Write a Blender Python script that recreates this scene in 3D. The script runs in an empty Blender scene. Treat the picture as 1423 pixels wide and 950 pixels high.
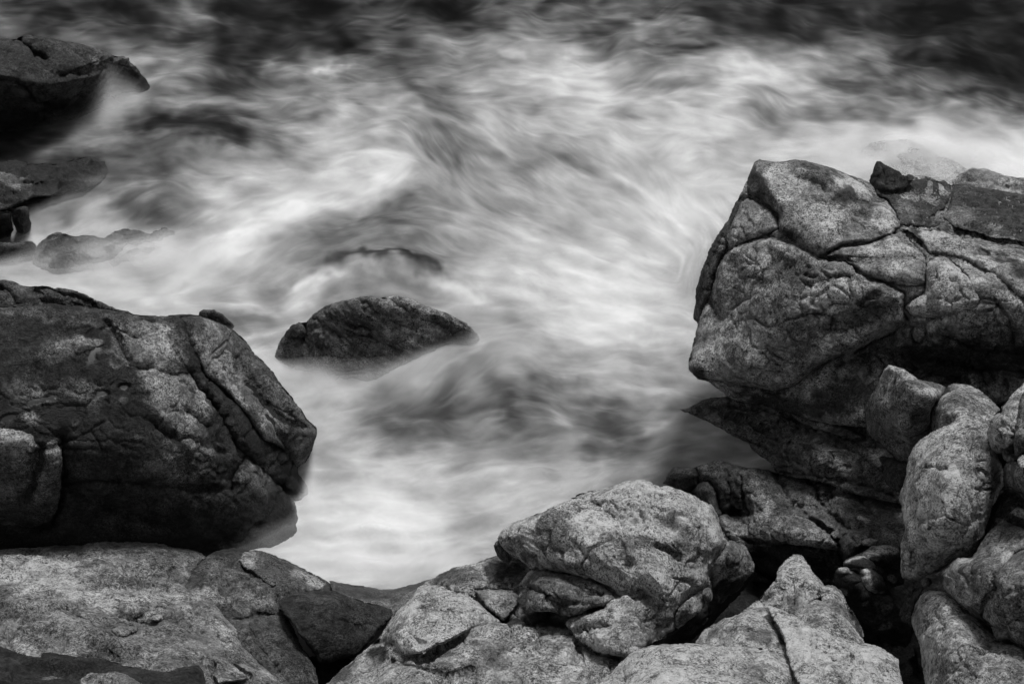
import bpy, math, random
import numpy as np
R = math.radians
scene = bpy.context.scene

# ------------------------------------------------------------------ camera
CAM_H = 10.0
PITCH = R(35.0)
FPX = 1955.0                      # focal length in pixels of the 1423 x 950 photograph
CU, CV = 711.5, 475.0
cam_data = bpy.data.cameras.new("camera")
cam = bpy.data.objects.new("camera", cam_data)
scene.collection.objects.link(cam)
cam.location = (0, 0, CAM_H)
cam.rotation_euler = (math.pi / 2 - PITCH, 0, 0)
cam_data.sensor_width = 36.0
cam_data.lens = 36.0 * FPX / 1423.0
cam_data.clip_start = 0.1
cam_data.clip_end = 20000
scene.camera = cam

# ------------------------------------------------------------------ light
SUN_EL, SUN_AZ = 66.0, 30.0       # azimuth measured from +Y (out to sea) towards +X
world = bpy.data.worlds.new("World")
scene.world = world
world.use_nodes = True
wn = world.node_tree
bg = wn.nodes["Background"]
sky = wn.nodes.new("ShaderNodeTexSky")
sky.sky_type = 'NISHITA'
sky.sun_disc = False
sky.sun_elevation = R(SUN_EL)
sky.sun_rotation = R(SUN_AZ)
bw = wn.nodes.new("ShaderNodeRGBToBW")      # the photograph is monochrome
wn.links.new(sky.outputs[0], bw.inputs[0])
wn.links.new(bw.outputs[0], bg.inputs[0])
bg.inputs[1].default_value = 0.09
sun_data = bpy.data.lights.new("sun", 'SUN')
sun = bpy.data.objects.new("sun", sun_data)
scene.collection.objects.link(sun)
sun_data.energy = 1.9
sun_data.angle = R(14)
sun_data.color = (1, 1, 1)
_s = (math.cos(R(SUN_EL)) * math.sin(R(SUN_AZ)), math.cos(R(SUN_EL)) * math.cos(R(SUN_AZ)), math.sin(R(SUN_EL)))
from mathutils import Vector
sun.rotation_euler = Vector(_s).to_track_quat('Z', 'Y').to_euler()
sun.location = (0, 0, 30)
scene.view_settings.view_transform = 'Standard'
scene.view_settings.look = 'None'
scene.view_settings.exposure = 0.85
scene.view_settings.gamma = 1.0
scene.cycles.max_bounces = 6
scene.cycles.diffuse_bounces = 3
scene.cycles.glossy_bounces = 2
scene.cycles.transparent_max_bounces = 24
scene.cycles.use_denoising = True

# ------------------------------------------------------------------ helpers: photo pixel -> world
def ray(u, v):
    yc = (CV - v) / FPX
    xc = (u - CU) / FPX
    return xc, math.cos(PITCH) + yc * math.sin(PITCH), -math.sin(PITCH) + yc * math.cos(PITCH)

def ground(u, v, z=0.0):
    rx, ry, rz = ray(np.asarray(u, float), np.asarray(v, float))
    t = (z - CAM_H) / rz
    return t * rx, t * ry, t

TILE = {'P': (0, 0, 1.0), 'T1': (0, 0, 2.375), 'T2': (0, 370, 2.317), 'T3': (340, 280, 3.392), 'T4': (0, 720, 2.372),
        'T5': (460, 630, 2.295), 'T6': (930, 190, 2.3168), 'T7': (900, 480, 2.7208), 'W8': (0, 170, 4.132),
        'W3': (1003, 0, 3.388), 'S1': (1180, 490, 3.959), 'S2': (1140, 710, 3.958), 'S3': (840, 740, 3.953),
        'S4': (1180, 210, 4.523), 'S5': (940, 200, 4.317), 'S6': (680, 650, 3.745), 'S7': (460, 760, 3.5575),
        'S8': (0, 730, 3.388)}

def cv(tile, pts):
    x0, y0, s = TILE[tile]
    return [(x0 + p[0] / s, y0 + p[1] / s) + tuple(p[2:]) for p in pts]

# ------------------------------------------------------------------ numpy noise
def _hash(ix, iy, iz, seed):
    h = (ix.astype(np.uint32) * np.uint32(374761393) + iy.astype(np.uint32) * np.uint32(668265263)
         + iz.astype(np.uint32) * np.uint32(2147483647) + np.uint32((seed * 974711 + 12345) & 0xffffffff))
    h = (h ^ (h >> np.uint32(13))) * np.uint32(1274126177)
    h = (h ^ (h >> np.uint32(15))) * np.uint32(2246822519)
    return h ^ (h >> np.uint32(16))

def perlin(p, seed=0):
    p = p.astype(np.float32)
    i = np.floor(p)
    f = p - i
    i = i.astype(np.int64)
    w = f * f * f * (f * (f * 6 - 15) + 10)
    out = np.zeros(len(p), np.float32)
    for dx in (0, 1):
        for dy in (0, 1):
            for dz in (0, 1):
                h = _hash(i[:, 0] + dx, i[:, 1] + dy, i[:, 2] + dz, seed)
                gx = ((h & np.uint32(1023)).astype(np.float32) / 511.5 - 1)
                gy = (((h >> np.uint32(10)) & np.uint32(1023)).astype(np.float32) / 511.5 - 1)
                gz = (((h >> np.uint32(20)) & np.uint32(1023)).astype(np.float32) / 511.5 - 1)
                d = gx * (f[:, 0] - dx) + gy * (f[:, 1] - dy) + gz * (f[:, 2] - dz)
                ww = (w[:, 0] if dx else 1 - w[:, 0]) * (w[:, 1] if dy else 1 - w[:, 1]) * (w[:, 2] if dz else 1 - w[:, 2])
                out += d * ww
    return out

def fbm(p, octs=4, seed=0, gain=0.5, ridged=False):
    a, s, o = 1.0, 0.0, 0
    for k in range(octs):
        n = perlin(p * (2.03 ** k) + k * 17.3, seed + k)
        if ridged:
            n = 0.35 - np.abs(n) * 1.6
        o = o + a * n
        s += a
        a *= gain
    return o / s

def facets(p, seed=0, sharp=14.0):
    """soft Voronoi cells, each a small tilted plane: the chiselled look of broken granite"""
    p = p.astype(np.float32)
    i = np.floor(p).astype(np.int64)
    f = p - i
    num = np.zeros(len(p), np.float32)
    den = np.zeros(len(p), np.float32)
    for dx in (-1, 0, 1):
        for dy in (-1, 0, 1):
            for dz in (-1, 0, 1):
                h = _hash(i[:, 0] + dx, i[:, 1] + dy, i[:, 2] + dz, seed)
                h2 = _hash(i[:, 0] + dx, i[:, 1] + dy, i[:, 2] + dz, seed + 71)
                cx = (h & np.uint32(1023)).astype(np.float32) / 1023 + dx - f[:, 0]
                cy = ((h >> np.uint32(10)) & np.uint32(1023)).astype(np.float32) / 1023 + dy - f[:, 1]
                cz = ((h >> np.uint32(20)) & np.uint32(1023)).astype(np.float32) / 1023 + dz - f[:, 2]
                d2 = cx * cx + cy * cy + cz * cz
                w = np.exp(-sharp * d2) + 1e-12
                nx = (h2 & np.uint32(1023)).astype(np.float32) / 511.5 - 1
                ny = ((h2 >> np.uint32(10)) & np.uint32(1023)).astype(np.float32) / 511.5 - 1
                nz = ((h2 >> np.uint32(20)) & np.uint32(1023)).astype(np.float32) / 511.5 - 1
                num += w * (nx * cx + ny * cy + nz * cz + 0.35 * nx)
                den += w
    return num / den

def fractures(p, seed=0):
    """distance to the borders of jittered cells: thin joints that split the stone"""
    p = p.astype(np.float32)
    i = np.floor(p).astype(np.int64)
    f = p - i
    f1 = np.full(len(p), 9.0, np.float32); f2 = f1.copy()
    for dx in (-1, 0, 1):
        for dy in (-1, 0, 1):
            for dz in (-1, 0, 1):
                h = _hash(i[:, 0] + dx, i[:, 1] + dy, i[:, 2] + dz, seed)
                cx = (h & np.uint32(1023)).astype(np.float32) / 1023 + dx - f[:, 0]
                cy = ((h >> np.uint32(10)) & np.uint32(1023)).astype(np.float32) / 1023 + dy - f[:, 1]
                cz = ((h >> np.uint32(20)) & np.uint32(1023)).astype(np.float32) / 1023 + dz - f[:, 2]
                d = np.sqrt(cx * cx + cy * cy + cz * cz)
                m = d < f1
                f2 = np.where(m, f1, np.minimum(f2, d))
                f1 = np.where(m, d, f1)
    return f2 - f1

def sstep(x):
    x = np.clip(x, 0, 1)
    return x * x * (3 - 2 * x)

# ------------------------------------------------------------------ polygons in the plane
def ragged(poly, rng, step=4.0, amp=0.9, closed=True):
    """a traced outline with small natural irregularities added"""
    out = []
    n = len(poly)
    for k in range(n if closed else n - 1):
        a = np.array(poly[k][:2], float)
        b = np.array(poly[(k + 1) % n][:2], float)
        L = np.linalg.norm(b - a)
        m = max(1, int(L / step))
        nrm = np.array([-(b - a)[1], (b - a)[0]]) / max(L, 1e-6)
        bend = rng.uniform(-1, 1) * min(L * 0.04, 2.0)
        for j in range(m):
            t = j / m
            off = bend * math.sin(math.pi * t) + (rng.uniform(-amp, amp) if j else rng.uniform(-amp, amp) * .5)
            out.append(a + (b - a) * t + nrm * off)
    if not closed:
        out.append(np.array(poly[-1][:2], float))
    return np.array(out)

def polydist(P, line, closed=True):
    """distance and nearest point from points P to a polyline"""
    A = line
    B = np.roll(line, -1, axis=0)
    if not closed:
        A, B = A[:-1], B[:-1]
    best = np.full(len(P), 1e18, np.float64)
    nx = np.zeros(len(P)); ny = np.zeros(len(P))
    for a, b in zip(A, B):
        e = b - a
        L2 = e @ e
        if L2 < 1e-9:
            continue
        t = np.clip(((P[:, 0] - a[0]) * e[0] + (P[:, 1] - a[1]) * e[1]) / L2, 0, 1)
        qx = a[0] + t * e[0]; qy = a[1] + t * e[1]
        d = (P[:, 0] - qx) ** 2 + (P[:, 1] - qy) ** 2
        m = d < best
        best[m] = d[m]; nx[m] = qx[m]; ny[m] = qy[m]
    return np.sqrt(best), np.stack([nx, ny], 1)

def inside(P, poly):
    c = np.zeros(len(P), bool)
    n = len(poly)
    for k in range(n):
        x1, y1 = poly[k]; x2, y2 = poly[(k + 1) % n]
        if y1 == y2:
            continue
        m = ((y1 > P[:, 1]) != (y2 > P[:, 1]))
        xi = (x2 - x1) * (P[:, 1] - y1) / (y2 - y1) + x1
        c ^= m & (P[:, 0] < xi)
    return c

class TPS:
    def __init__(self, c, lam=30.0):
        c = np.array(c, float)
        self.x = c[:, :2]; z = c[:, 2]
        n = len(c)
        K = self._k(np.linalg.norm(self.x[:, None] - self.x[None], axis=2)) + lam * np.eye(n)
        Pm = np.hstack([np.ones((n, 1)), self.x])
        M = np.zeros((n + 3, n + 3))
        M[:n, :n] = K; M[:n, n:] = Pm; M[n:, :n] = Pm.T
        self.w = np.linalg.solve(M, np.concatenate([z, [0, 0, 0]]))
        self.lo, self.hi = z.min() - 0.35, z.max() + 0.25
    @staticmethod
    def _k(r):
        return np.where(r > 1e-9, r * r * np.log(np.maximum(r, 1e-9)), 0)
    def __call__(self, P):
        o = self.w[-3] + P @ self.w[-2:]
        for k in range(len(self.x)):
            o = o + self.w[k] * self._k(np.hypot(P[:, 0] - self.x[k, 0], P[:, 1] - self.x[k, 1]))
        return np.clip(o, self.lo, self.hi)

# ------------------------------------------------------------------ materials
def node_mat(name):
    m = bpy.data.materials.new(name)
    m.use_nodes = True
    return m, m.node_tree.nodes, m.node_tree.links

def N(nodes, typ, **kw):
    n = nodes.new(typ)
    for k, v in kw.items():
        if k in n.inputs.keys():
            n.inputs[k].default_value = v
        else:
            setattr(n, k, v)
    return n

def math_node(nodes, links, op, a, b=None, clamp=False):
    n = nodes.new("ShaderNodeMath"); n.operation = op; n.use_clamp = clamp
    for k, x in enumerate((a, b)):
        if x is None:
            continue
        if hasattr(x, 'links') or hasattr(x, 'is_linked'):
            links.new(x, n.inputs[k])
        else:
            n.inputs[k].default_value = x
    return n.outputs[0]

def maprange(nodes, links, x, a, b, c, d):
    n = nodes.new("ShaderNodeMapRange")
    links.new(x, n.inputs[0])
    for k, v in zip((1, 2, 3, 4), (a, b, c, d)):
        n.inputs[k].default_value = v
    return n.outputs[0]

def granite():
    m, n, l = node_mat("granite")
    b = n["Principled BSDF"]
    geo = n.new("ShaderNodeNewGeometry")
    pos = geo.outputs["Position"]
    tone = N(n, "ShaderNodeAttribute", attribute_name="tone").outputs["Fac"]
    smooth = N(n, "ShaderNodeAttribute", attribute_name="smooth").outputs["Fac"]
    rough = math_node(n, l, 'SUBTRACT', 1.0, smooth)
    n1 = N(n, "ShaderNodeTexNoise", Scale=6.5, Detail=8.0, Roughness=0.72, Distortion=0.15); l.new(pos, n1.inputs["Vector"])
    n2 = N(n, "ShaderNodeTexNoise", Scale=60.0, Detail=4.0, Roughness=0.8, Distortion=0.1); l.new(pos, n2.inputs["Vector"])
    mp = N(n, "ShaderNodeMapping"); mp.inputs["Rotation"].default_value = (0.5, 0.4, 0.5); mp.inputs["Scale"].default_value = (4, 4, 26)
    l.new(pos, mp.inputs["Vector"])
    n3 = N(n, "ShaderNodeTexNoise", Scale=1.6, Detail=6.0, Roughness=0.7, Distortion=0.35); l.new(mp.outputs[0], n3.inputs["Vector"])
    f1 = maprange(n, l, n1.outputs["Fac"], 0.35, 0.65, 0.30, 1.70)
    f2 = maprange(n, l, n2.outputs["Fac"], 0.37, 0.63, 0.02, 2.0)
    f3 = maprange(n, l, n3.outputs["Fac"], 0.32, 0.68, 0.75, 1.25)
    n0 = N(n, "ShaderNodeTexNoise", Scale=1.9, Detail=5.0, Roughness=0.6, Distortion=0.6); l.new(pos, n0.inputs["Vector"])
    f0 = maprange(n, l, n0.outputs["Fac"], 0.34, 0.66, 0.58, 1.42)
    nb = N(n, "ShaderNodeTexNoise", Scale=3.1, Detail=4.0, Roughness=0.6); l.new(pos, nb.inputs["Vector"])
    grit = maprange(n, l, nb.outputs["Fac"], 0.38, 0.56, 0.45, 1.0)
    f2 = math_node(n, l, 'ADD', math_node(n, l, 'MULTIPLY', math_node(n, l, 'SUBTRACT', f2, 0.95), grit), 0.95)
    f = math_node(n, l, 'MULTIPLY', math_node(n, l, 'MULTIPLY', math_node(n, l, 'MULTIPLY', f1, f2), f3), f0)
    f = math_node(n, l, 'ADD', math_node(n, l, 'MULTIPLY', f, rough), math_node(n, l, 'MULTIPLY', smooth, 0.9))
    # pale crusts of lichen
    v = N(n, "ShaderNodeTexVoronoi", Scale=11.0, Randomness=1.0); l.new(pos, v.inputs["Vector"])
    wv = math_node(n, l, 'ADD', v.outputs["Distance"], math_node(n, l, 'MULTIPLY', math_node(n, l, 'SUBTRACT', n2.outputs["Fac"], 0.5), 0.9))
    big = N(n, "ShaderNodeTexNoise", Scale=1.7, Detail=3.0); l.new(pos, big.inputs["Vector"])
    spot = math_node(n, l, 'MULTIPLY', maprange(n, l, wv, 0.20, 0.10, 0.0, 1.0), maprange(n, l, big.outputs["Fac"], 0.52, 0.62, 0.0, 1.0))
    spot = math_node(n, l, 'MULTIPLY', spot, rough)
    col = math_node(n, l, 'MULTIPLY', tone, f)
    col = math_node(n, l, 'ADD', col, math_node(n, l, 'MULTIPLY', math_node(n, l, 'MULTIPLY', spot, tone), 1.3))
    # pits and hair cracks, sunk in the relief and darkened in the colour too
    n4 = N(n, "ShaderNodeTexNoise", Scale=26.0, Detail=6.0, Roughness=0.8, Distortion=0.3); l.new(pos, n4.inputs["Vector"])
    pit = maprange(n, l, n4.outputs["Fac"], 0.40, 0.46, 0.0, 1.0)
    pit = math_node(n, l, 'SUBTRACT', 1.0, math_node(n, l, 'MULTIPLY', math_node(n, l, 'MULTIPLY', math_node(n, l, 'SUBTRACT', 1.0, pit), grit), math_node(n, l, 'MULTIPLY', rough, 0.7)))
    col = math_node(n, l, 'MULTIPLY', col, pit)
    n5 = N(n, "ShaderNodeTexNoise", Scale=3.4, Detail=7.0, Roughness=0.62, Distortion=0.5); l.new(pos, n5.inputs["Vector"])
    vein = maprange(n, l, math_node(n, l, 'ABSOLUTE', math_node(n, l, 'SUBTRACT', n5.outputs["Fac"], 0.47)), 0.0, 0.012, 0.0, 1.0)
    vein = math_node(n, l, 'MAXIMUM', vein, maprange(n, l, big.outputs["Fac"], 0.44, 0.52, 1.0, 0.0))
    col = math_node(n, l, 'MULTIPLY', col, math_node(n, l, 'ADD', 0.45, math_node(n, l, 'MULTIPLY', vein, 0.55)))
    col = math_node(n, l, 'MULTIPLY', col, 1.12)
    col = math_node(n, l, 'MINIMUM', col, 0.70)
    l.new(col, b.inputs["Base Color"])
    l.new(maprange(n, l, smooth, 0, 1, 0.78, 0.42), b.inputs["Roughness"])
    b.inputs["Specular IOR Level"].default_value = 0.22
    # fine relief: grit, cleavage and hair cracks
    rid = math_node(n, l, 'ABSOLUTE', math_node(n, l, 'SUBTRACT', n1.outputs["Fac"], 0.5))
    rid = maprange(n, l, rid, 0.0, 0.05, 0.0, 1.0)
    h = math_node(n, l, 'ADD', math_node(n, l, 'MULTIPLY', n1.outputs["Fac"], 1.2), math_node(n, l, 'MULTIPLY', rid, 0.10))
    h = math_node(n, l, 'ADD', h, math_node(n, l, 'MULTIPLY', n2.outputs["Fac"], 0.60))
    h = math_node(n, l, 'ADD', h, math_node(n, l, 'MULTIPLY', n3.outputs["Fac"], 0.55))
    h = math_node(n, l, 'ADD', h, math_node(n, l, 'MULTIPLY', vein, 0.35))
    h = math_node(n, l, 'ADD', h, math_node(n, l, 'MULTIPLY', pit, 0.18))
    h = math_node(n, l, 'MULTIPLY', h, rough)
    bp = N(n, "ShaderNodeBump", Strength=1.0, Distance=0.055)
    l.new(h, bp.inputs["Height"]); l.new(bp.outputs[0], b.inputs["Normal"])
    return m
GRANITE = granite()

def water_mat():
    m, n, l = node_mat("sea_water")
    b = n["Principled BSDF"]
    geo = n.new("ShaderNodeNewGeometry")
    foam = N(n, "ShaderNodeAttribute", attribute_name="foam").outputs["Fac"]
    n1 = N(n, "ShaderNodeTexNoise", Scale=14.0, Detail=6.0, Roughness=0.7, Distortion=1.5); l.new(geo.outputs["Position"], n1.inputs["Vector"])
    k = maprange(n, l, n1.outputs["Fac"], 0.25, 0.75, 0.91, 1.09)
    c = math_node(n, l, 'MULTIPLY', foam, k)
    l.new(c, b.inputs["Base Color"])
    b.inputs["Roughness"].default_value = 0.6
    b.inputs["Specular IOR Level"].default_value = 0.0
    return m

def mist_mat():
    m, n, l = node_mat("sea_spray")
    n.remove(n["Principled BSDF"])
    out = n["Material Output"]
    a = N(n, "ShaderNodeAttribute", attribute_name="veil").outputs["Fac"]
    tr = n.new("ShaderNodeBsdfTransparent")
    df = n.new("ShaderNodeBsdfDiffuse"); df.inputs[0].default_value = (0.86, 0.86, 0.86, 1)
    tl = n.new("ShaderNodeBsdfTranslucent"); tl.inputs[0].default_value = (0.86, 0.86, 0.86, 1)
    mx = n.new("ShaderNodeMixShader"); mx.inputs[0].default_value = 0.3
    l.new(df.outputs[0], mx.inputs[1]); l.new(tl.outputs[0], mx.inputs[2])
    mm = n.new("ShaderNodeMixShader")
    l.new(a, mm.inputs[0]); l.new(tr.outputs[0], mm.inputs[1]); l.new(mx.outputs[0], mm.inputs[2])
    l.new(mm.outputs[0], out.inputs["Surface"])
    return m

def make_mesh(name, V, F, mat, attrs=None, smooth=True):
    me = bpy.data.meshes.new(name)
    F = np.asarray(F, np.int32)
    k = F.shape[1]
    me.vertices.add(len(V)); me.vertices.foreach_set("co", np.asarray(V, np.float32).ravel())
    me.loops.add(F.size); me.loops.foreach_set("vertex_index", F.ravel())
    me.polygons.add(len(F))
    me.polygons.foreach_set("loop_start", np.arange(len(F), dtype=np.int32) * k)
    me.polygons.foreach_set("loop_total", np.full(len(F), k, np.int32))
    me.update(calc_edges=True)
    me.polygons.foreach_set("use_smooth", np.full(len(F), smooth))
    for an, arr in (attrs or {}).items():
        a = me.attributes.new(an, 'FLOAT', 'POINT')
        a.data.foreach_set("value", np.asarray(arr, np.float32))
    me.materials.append(mat)
    me.validate()
    return me

# ------------------------------------------------------------------ rocks
STEP = 1.7
SEED = [1]
TRIS = [0]

class Rock:
    """One stone.  Traced outline, heights above the sea at a few points, worn edges, creases and broken facets;
    a closed body with a real back side."""
    pass

def vnormals(V, F):
    a = V[F[:, 2]] - V[F[:, 0]]
    b = V[F[:, 3]] - V[F[:, 1]]
    n = np.cross(a, b)
    out = np.zeros_like(V)
    for k in range(4):
        for c in range(3):
            out[:, c] += np.bincount(F[:, k], weights=n[:, c], minlength=len(V))
    return out / np.maximum(np.linalg.norm(out, axis=1, keepdims=True), 1e-9)

def build_rock(name, out, ctrl=None, tile='P', label=None, cat=None, group=None, parent=None, lift=0.0, kind=None,
         edge=0.18, thick=0.8, tone=0.15, patches=(), grooves=(), ridges=(), step=None,
         rough=1.0, fac=1.0, fac_scale=1.6, strata=0.0, sdir=(0.5, 0.3, 0.8), smooth=0.0, rag=0.9, crack=1.0, drop=None, kids=(), wet=0.0, joint=True):
    seed = name_seed = SEED[0]
    rng = np.random.default_rng(seed)
    st = step or STEP
    outp = ragged(cv(tile, out), rng, amp=rag)
    if ctrl is not None:
        tps = TPS(cv(tile, ctrl))
    else:
        tps = parent['_r'].tps
    if drop is None:
        drop = edge * 0.8 if parent is None else lift + 0.07

    def sheet(st):
        """the traced area as a grid whose rim follows the outline"""
        x0, y0 = outp.min(0) - st; x1, y1 = outp.max(0) + st
        x0 = math.floor(x0 / st) * st; y0 = math.floor(y0 / st) * st
        nx = int((x1 - x0) / st) + 2; ny = int((y1 - y0) / st) + 2
        gx, gy = np.meshgrid(x0 + np.arange(nx) * st, y0 + np.arange(ny) * st)
        P = np.stack([gx.ravel(), gy.ravel()], 1)
        d, near = polydist(P, outp)
        sd = np.where(inside(P, outp), d, -d)
        keep = sd > -0.62 * st
        idx = np.arange(nx * ny).reshape(ny, nx)
        Q = np.stack([idx[:-1, :-1], idx[1:, :-1], idx[1:, 1:], idx[:-1, 1:]], -1).reshape(-1, 4)
        Q = Q[keep[Q].all(1)]
        used = np.zeros(nx * ny, bool); used[Q.ravel()] = True
        snap = used & (sd < 0.35 * st)
        P[snap] = near[snap]
        sd[snap] = 0
        E = np.sort(np.concatenate([Q[:, [0, 1]], Q[:, [1, 2]], Q[:, [2, 3]], Q[:, [3, 0]]]), 1)
        uk, inv, cnt = np.unique(E[:, 0].astype(np.int64) * (nx * ny) + E[:, 1], return_inverse=True, return_counts=True)
        bnd = np.zeros(nx * ny, bool); bnd[E[cnt[inv] == 1].ravel()] = True
        newi = -np.ones(nx * ny, np.int64)
        ui = np.where(used)[0]
        newi[ui] = np.arange(len(ui))
        Pf, b = P[ui], bnd[ui]
        rx, ry, rz = ray(Pf[:, 0], Pf[:, 1])
        t0 = (tps(Pf) - CAM_H) / rz
        ln = np.sqrt(rx * rx + ry * ry + rz * rz)
        dm = np.maximum(sd[ui], 0) * t0 / FPX      # distance to the outline in metres
        dm[b] = 0
        return Pf, newi[Q], b, rx, ry, rz, t0, ln, dm

    Pf, F, b, rx, ry, rz, t0, ln, dm = sheet(st)
    mpx = t0 / FPX
    e = np.clip(1 - dm / (edge * 0.75), 0, 1)
    push = lift - drop * (1 - np.sqrt(np.maximum(1 - e * e, 0)))
    for ko in kids:                          # open joints round the blocks that sit in this rock
        kd, _ = polydist(Pf, ko)
        push = push - 0.10 * np.exp(-kd * mpx / 0.015)
    for g in grooves:                        # (depth m, width m, points [, tile]): sharp fracture, one lip higher
        line = ragged(cv(g[3] if len(g) > 3 else tile, g[2]), rng, step=5, amp=1.9, closed=False)
        gd, nr = polydist(Pf, line, closed=False)
        gd = gd * mpx
        push = push - 1.7 * g[0] * np.exp(-gd / (max(g[1], 0.03) * 0.72))
        below = np.clip((Pf[:, 1] - nr[:, 1]) * mpx / 0.01, -1, 1)
        push = push + 0.22 * g[0] * below * np.exp(-gd / (g[1] * 3))
    for g in ridges:
        line = ragged(cv(g[3] if len(g) > 3 else tile, g[2]), rng, step=6, amp=1.2, closed=False)
        gd, _ = polydist(Pf, line, closed=False)
        gd = gd * mpx
        push = push + g[0] * np.clip(1 - gd / g[1], 0, 1) ** 1.3
    tf = t0 - push / ln
    tf[b] = t0[b] + (drop - lift) / ln[b]
    dmax = max(dm.max(), 0.05)
    th = min(thick, dmax * 2.2)
    nf = len(Pf)
    Vf = np.stack([rx * tf, ry * tf, CAM_H + rz * tf], 1)
    # the side turned away from the shore path: same outline, coarser
    Pb, Fb, bb, rxb, ryb, rzb, tb0, lnb, dmb = sheet(st * 3.2)
    eb = np.clip(1 - dmb / (0.75 * dmax), 0, 1)
    tb = tb0 + (drop - lift + th * np.sqrt(np.maximum(1 - eb * eb, 0))) / lnb
    tb[bb] = tb0[bb] + (drop - lift) / lnb[bb]
    Vb = np.stack([rxb * tb, ryb * tb, CAM_H + rzb * tb], 1)
    V = np.concatenate([Vf, Vb])
    F = np.concatenate([F, Fb[:, ::-1] + nf])
    # broken surface, displaced along the normals, in world space
    Nn = vnormals(V, F)
    so = (seed * 0.0)
    sc = 1.0 if lift == 0 else 1.0
    pw = V + so
    disp = 0.085 * fac * facets(pw * fac_scale * 0.85, 3, 34) + 0.020 * fac * facets(pw * fac_scale * 2.9 + 9, 5, 34)
    disp += rough * (0.03 * fbm(pw * 1.3, 2, 11) + 0.018 * fbm(pw * 4.0, 4, 21, 0.6, True) + 0.011 * fbm(pw * 14.0, 3, 31, 0.6, True))
    wq = pw * 1.5 + 0.35 * np.stack([fbm(pw * 2.2, 3, 71), fbm(pw * 2.2, 3, 73), fbm(pw * 2.2, 3, 79)], 1) * 1.6
    wq = wq * np.array([1.0, 1.0, 1.6])
    fr = fractures(wq, 7) / 1.5
    msk = sstep((perlin(pw * 0.9, 83) + 0.02) / 0.25)
    disp -= crack * 0.055 * msk * np.exp(-(fr / 0.022) ** 2)
    fr2 = fractures(wq * 2.6 + 4, 9) / 4
    msk2 = sstep((perlin(pw * 1.3 + 5, 89) + 0.10) / 0.2)
    disp -= crack * 0.032 * msk2 * np.exp(-(fr2 / 0.014) ** 2)
    if strata:
        sdv = np.array(sdir, float); sdv /= np.linalg.norm(sdv)
        a = (pw + 0.16 * np.stack([fbm(pw * 1.2, 2, 41)] * 3, 1)) @ sdv
        q = np.stack([a * 9.0, (pw @ np.roll(sdv, 1)) * 0.9, (pw @ np.roll(sdv, 2)) * 0.9], 1)
        disp += strata * 0.035 * fbm(q, 4, 51, 0.6, True)
    # tone, with light and shade painted into some patches, and wetness
    tn = np.full(nf, tone)
    sm = np.full(nf, float(smooth))
    warp = np.stack([fbm(Vf * 2.5, 4, 61, 0.6), fbm(Vf * 2.5, 4, 67, 0.6)], 1) * 26
    blot = 1.6 * fbm(Vf * 7.0, 4, 63, 0.65)
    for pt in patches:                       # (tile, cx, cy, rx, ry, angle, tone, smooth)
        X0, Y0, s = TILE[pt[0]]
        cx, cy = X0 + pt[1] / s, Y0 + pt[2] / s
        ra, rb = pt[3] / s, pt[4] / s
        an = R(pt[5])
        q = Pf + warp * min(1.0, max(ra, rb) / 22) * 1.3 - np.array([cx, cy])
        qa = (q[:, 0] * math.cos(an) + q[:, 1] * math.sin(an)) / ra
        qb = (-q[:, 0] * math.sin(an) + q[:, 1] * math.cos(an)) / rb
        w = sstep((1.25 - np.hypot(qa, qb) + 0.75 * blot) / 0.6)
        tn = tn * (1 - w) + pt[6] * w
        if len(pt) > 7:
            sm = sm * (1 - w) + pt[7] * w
    dsp = disp.copy()
    fade = np.clip(0.12 + dm / 0.12, 0.12, 1)
    dsp[:nf] *= (1 - 0.9 * sm) * fade
    dsp[nf:] *= np.clip(dmb / 0.15, 0.0, 1) 
    V = V + Nn * dsp[:, None]
    # stone that the sea keeps wet is darker and smoother
    if wet:
        zz = V[:nf, 2] + 0.10 * blot
        ww = sstep((wet - zz) / 0.12)
        tn = tn * (1 - 0.5 * ww); sm = np.maximum(sm, 0.35 * ww)
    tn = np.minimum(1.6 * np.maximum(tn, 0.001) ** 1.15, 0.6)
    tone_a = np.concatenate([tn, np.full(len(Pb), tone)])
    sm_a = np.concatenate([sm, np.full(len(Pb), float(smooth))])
    if parent is None:
        fz = V[:, 2].min()
        origin = np.array([V[:, 0].mean(), V[:, 1].mean(), max(fz, -0.1)])
    else:
        origin = parent['_r'].origin
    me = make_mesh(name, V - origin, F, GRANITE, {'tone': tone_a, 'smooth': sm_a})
    TRIS[0] += 2 * len(F)
    ob = bpy.data.objects.new(name, me)
    scene.collection.objects.link(ob)
    if parent is None:
        ob.location = origin
    else:
        ob.parent = parent['ob']
    if label:
        ob['label'] = label
    if cat:
        ob['category'] = cat
    if group:
        ob['group'] = group
    if kind:
        ob['kind'] = kind
    r = Rock(); r.tps = tps; r.origin = origin
    return {'ob': ob, '_r': r}

QUEUE = []
def rock(name, out, ctrl=None, tile='P', label=None, cat=None, group=None, parent=None, **kw):
    """note a stone down; all are built once every block that sits in another is known"""
    kw.update(label=label, cat=cat, group=group)
    h = {'args': (name, out, ctrl, tile), 'parent': parent, 'kw': kw, 'kids': []}
    if parent is not None and kw.get('joint', True):
        parent['kids'].append(np.array([q[:2] for q in cv(tile, out)], float))
    QUEUE.append(h)
    return h

def build_all():
    for h in QUEUE:
        SEED[0] += 1
        r = build_rock(*h['args'], parent=h['parent'], kids=h['kids'], **h['kw'])
        h.update(r)
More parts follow.
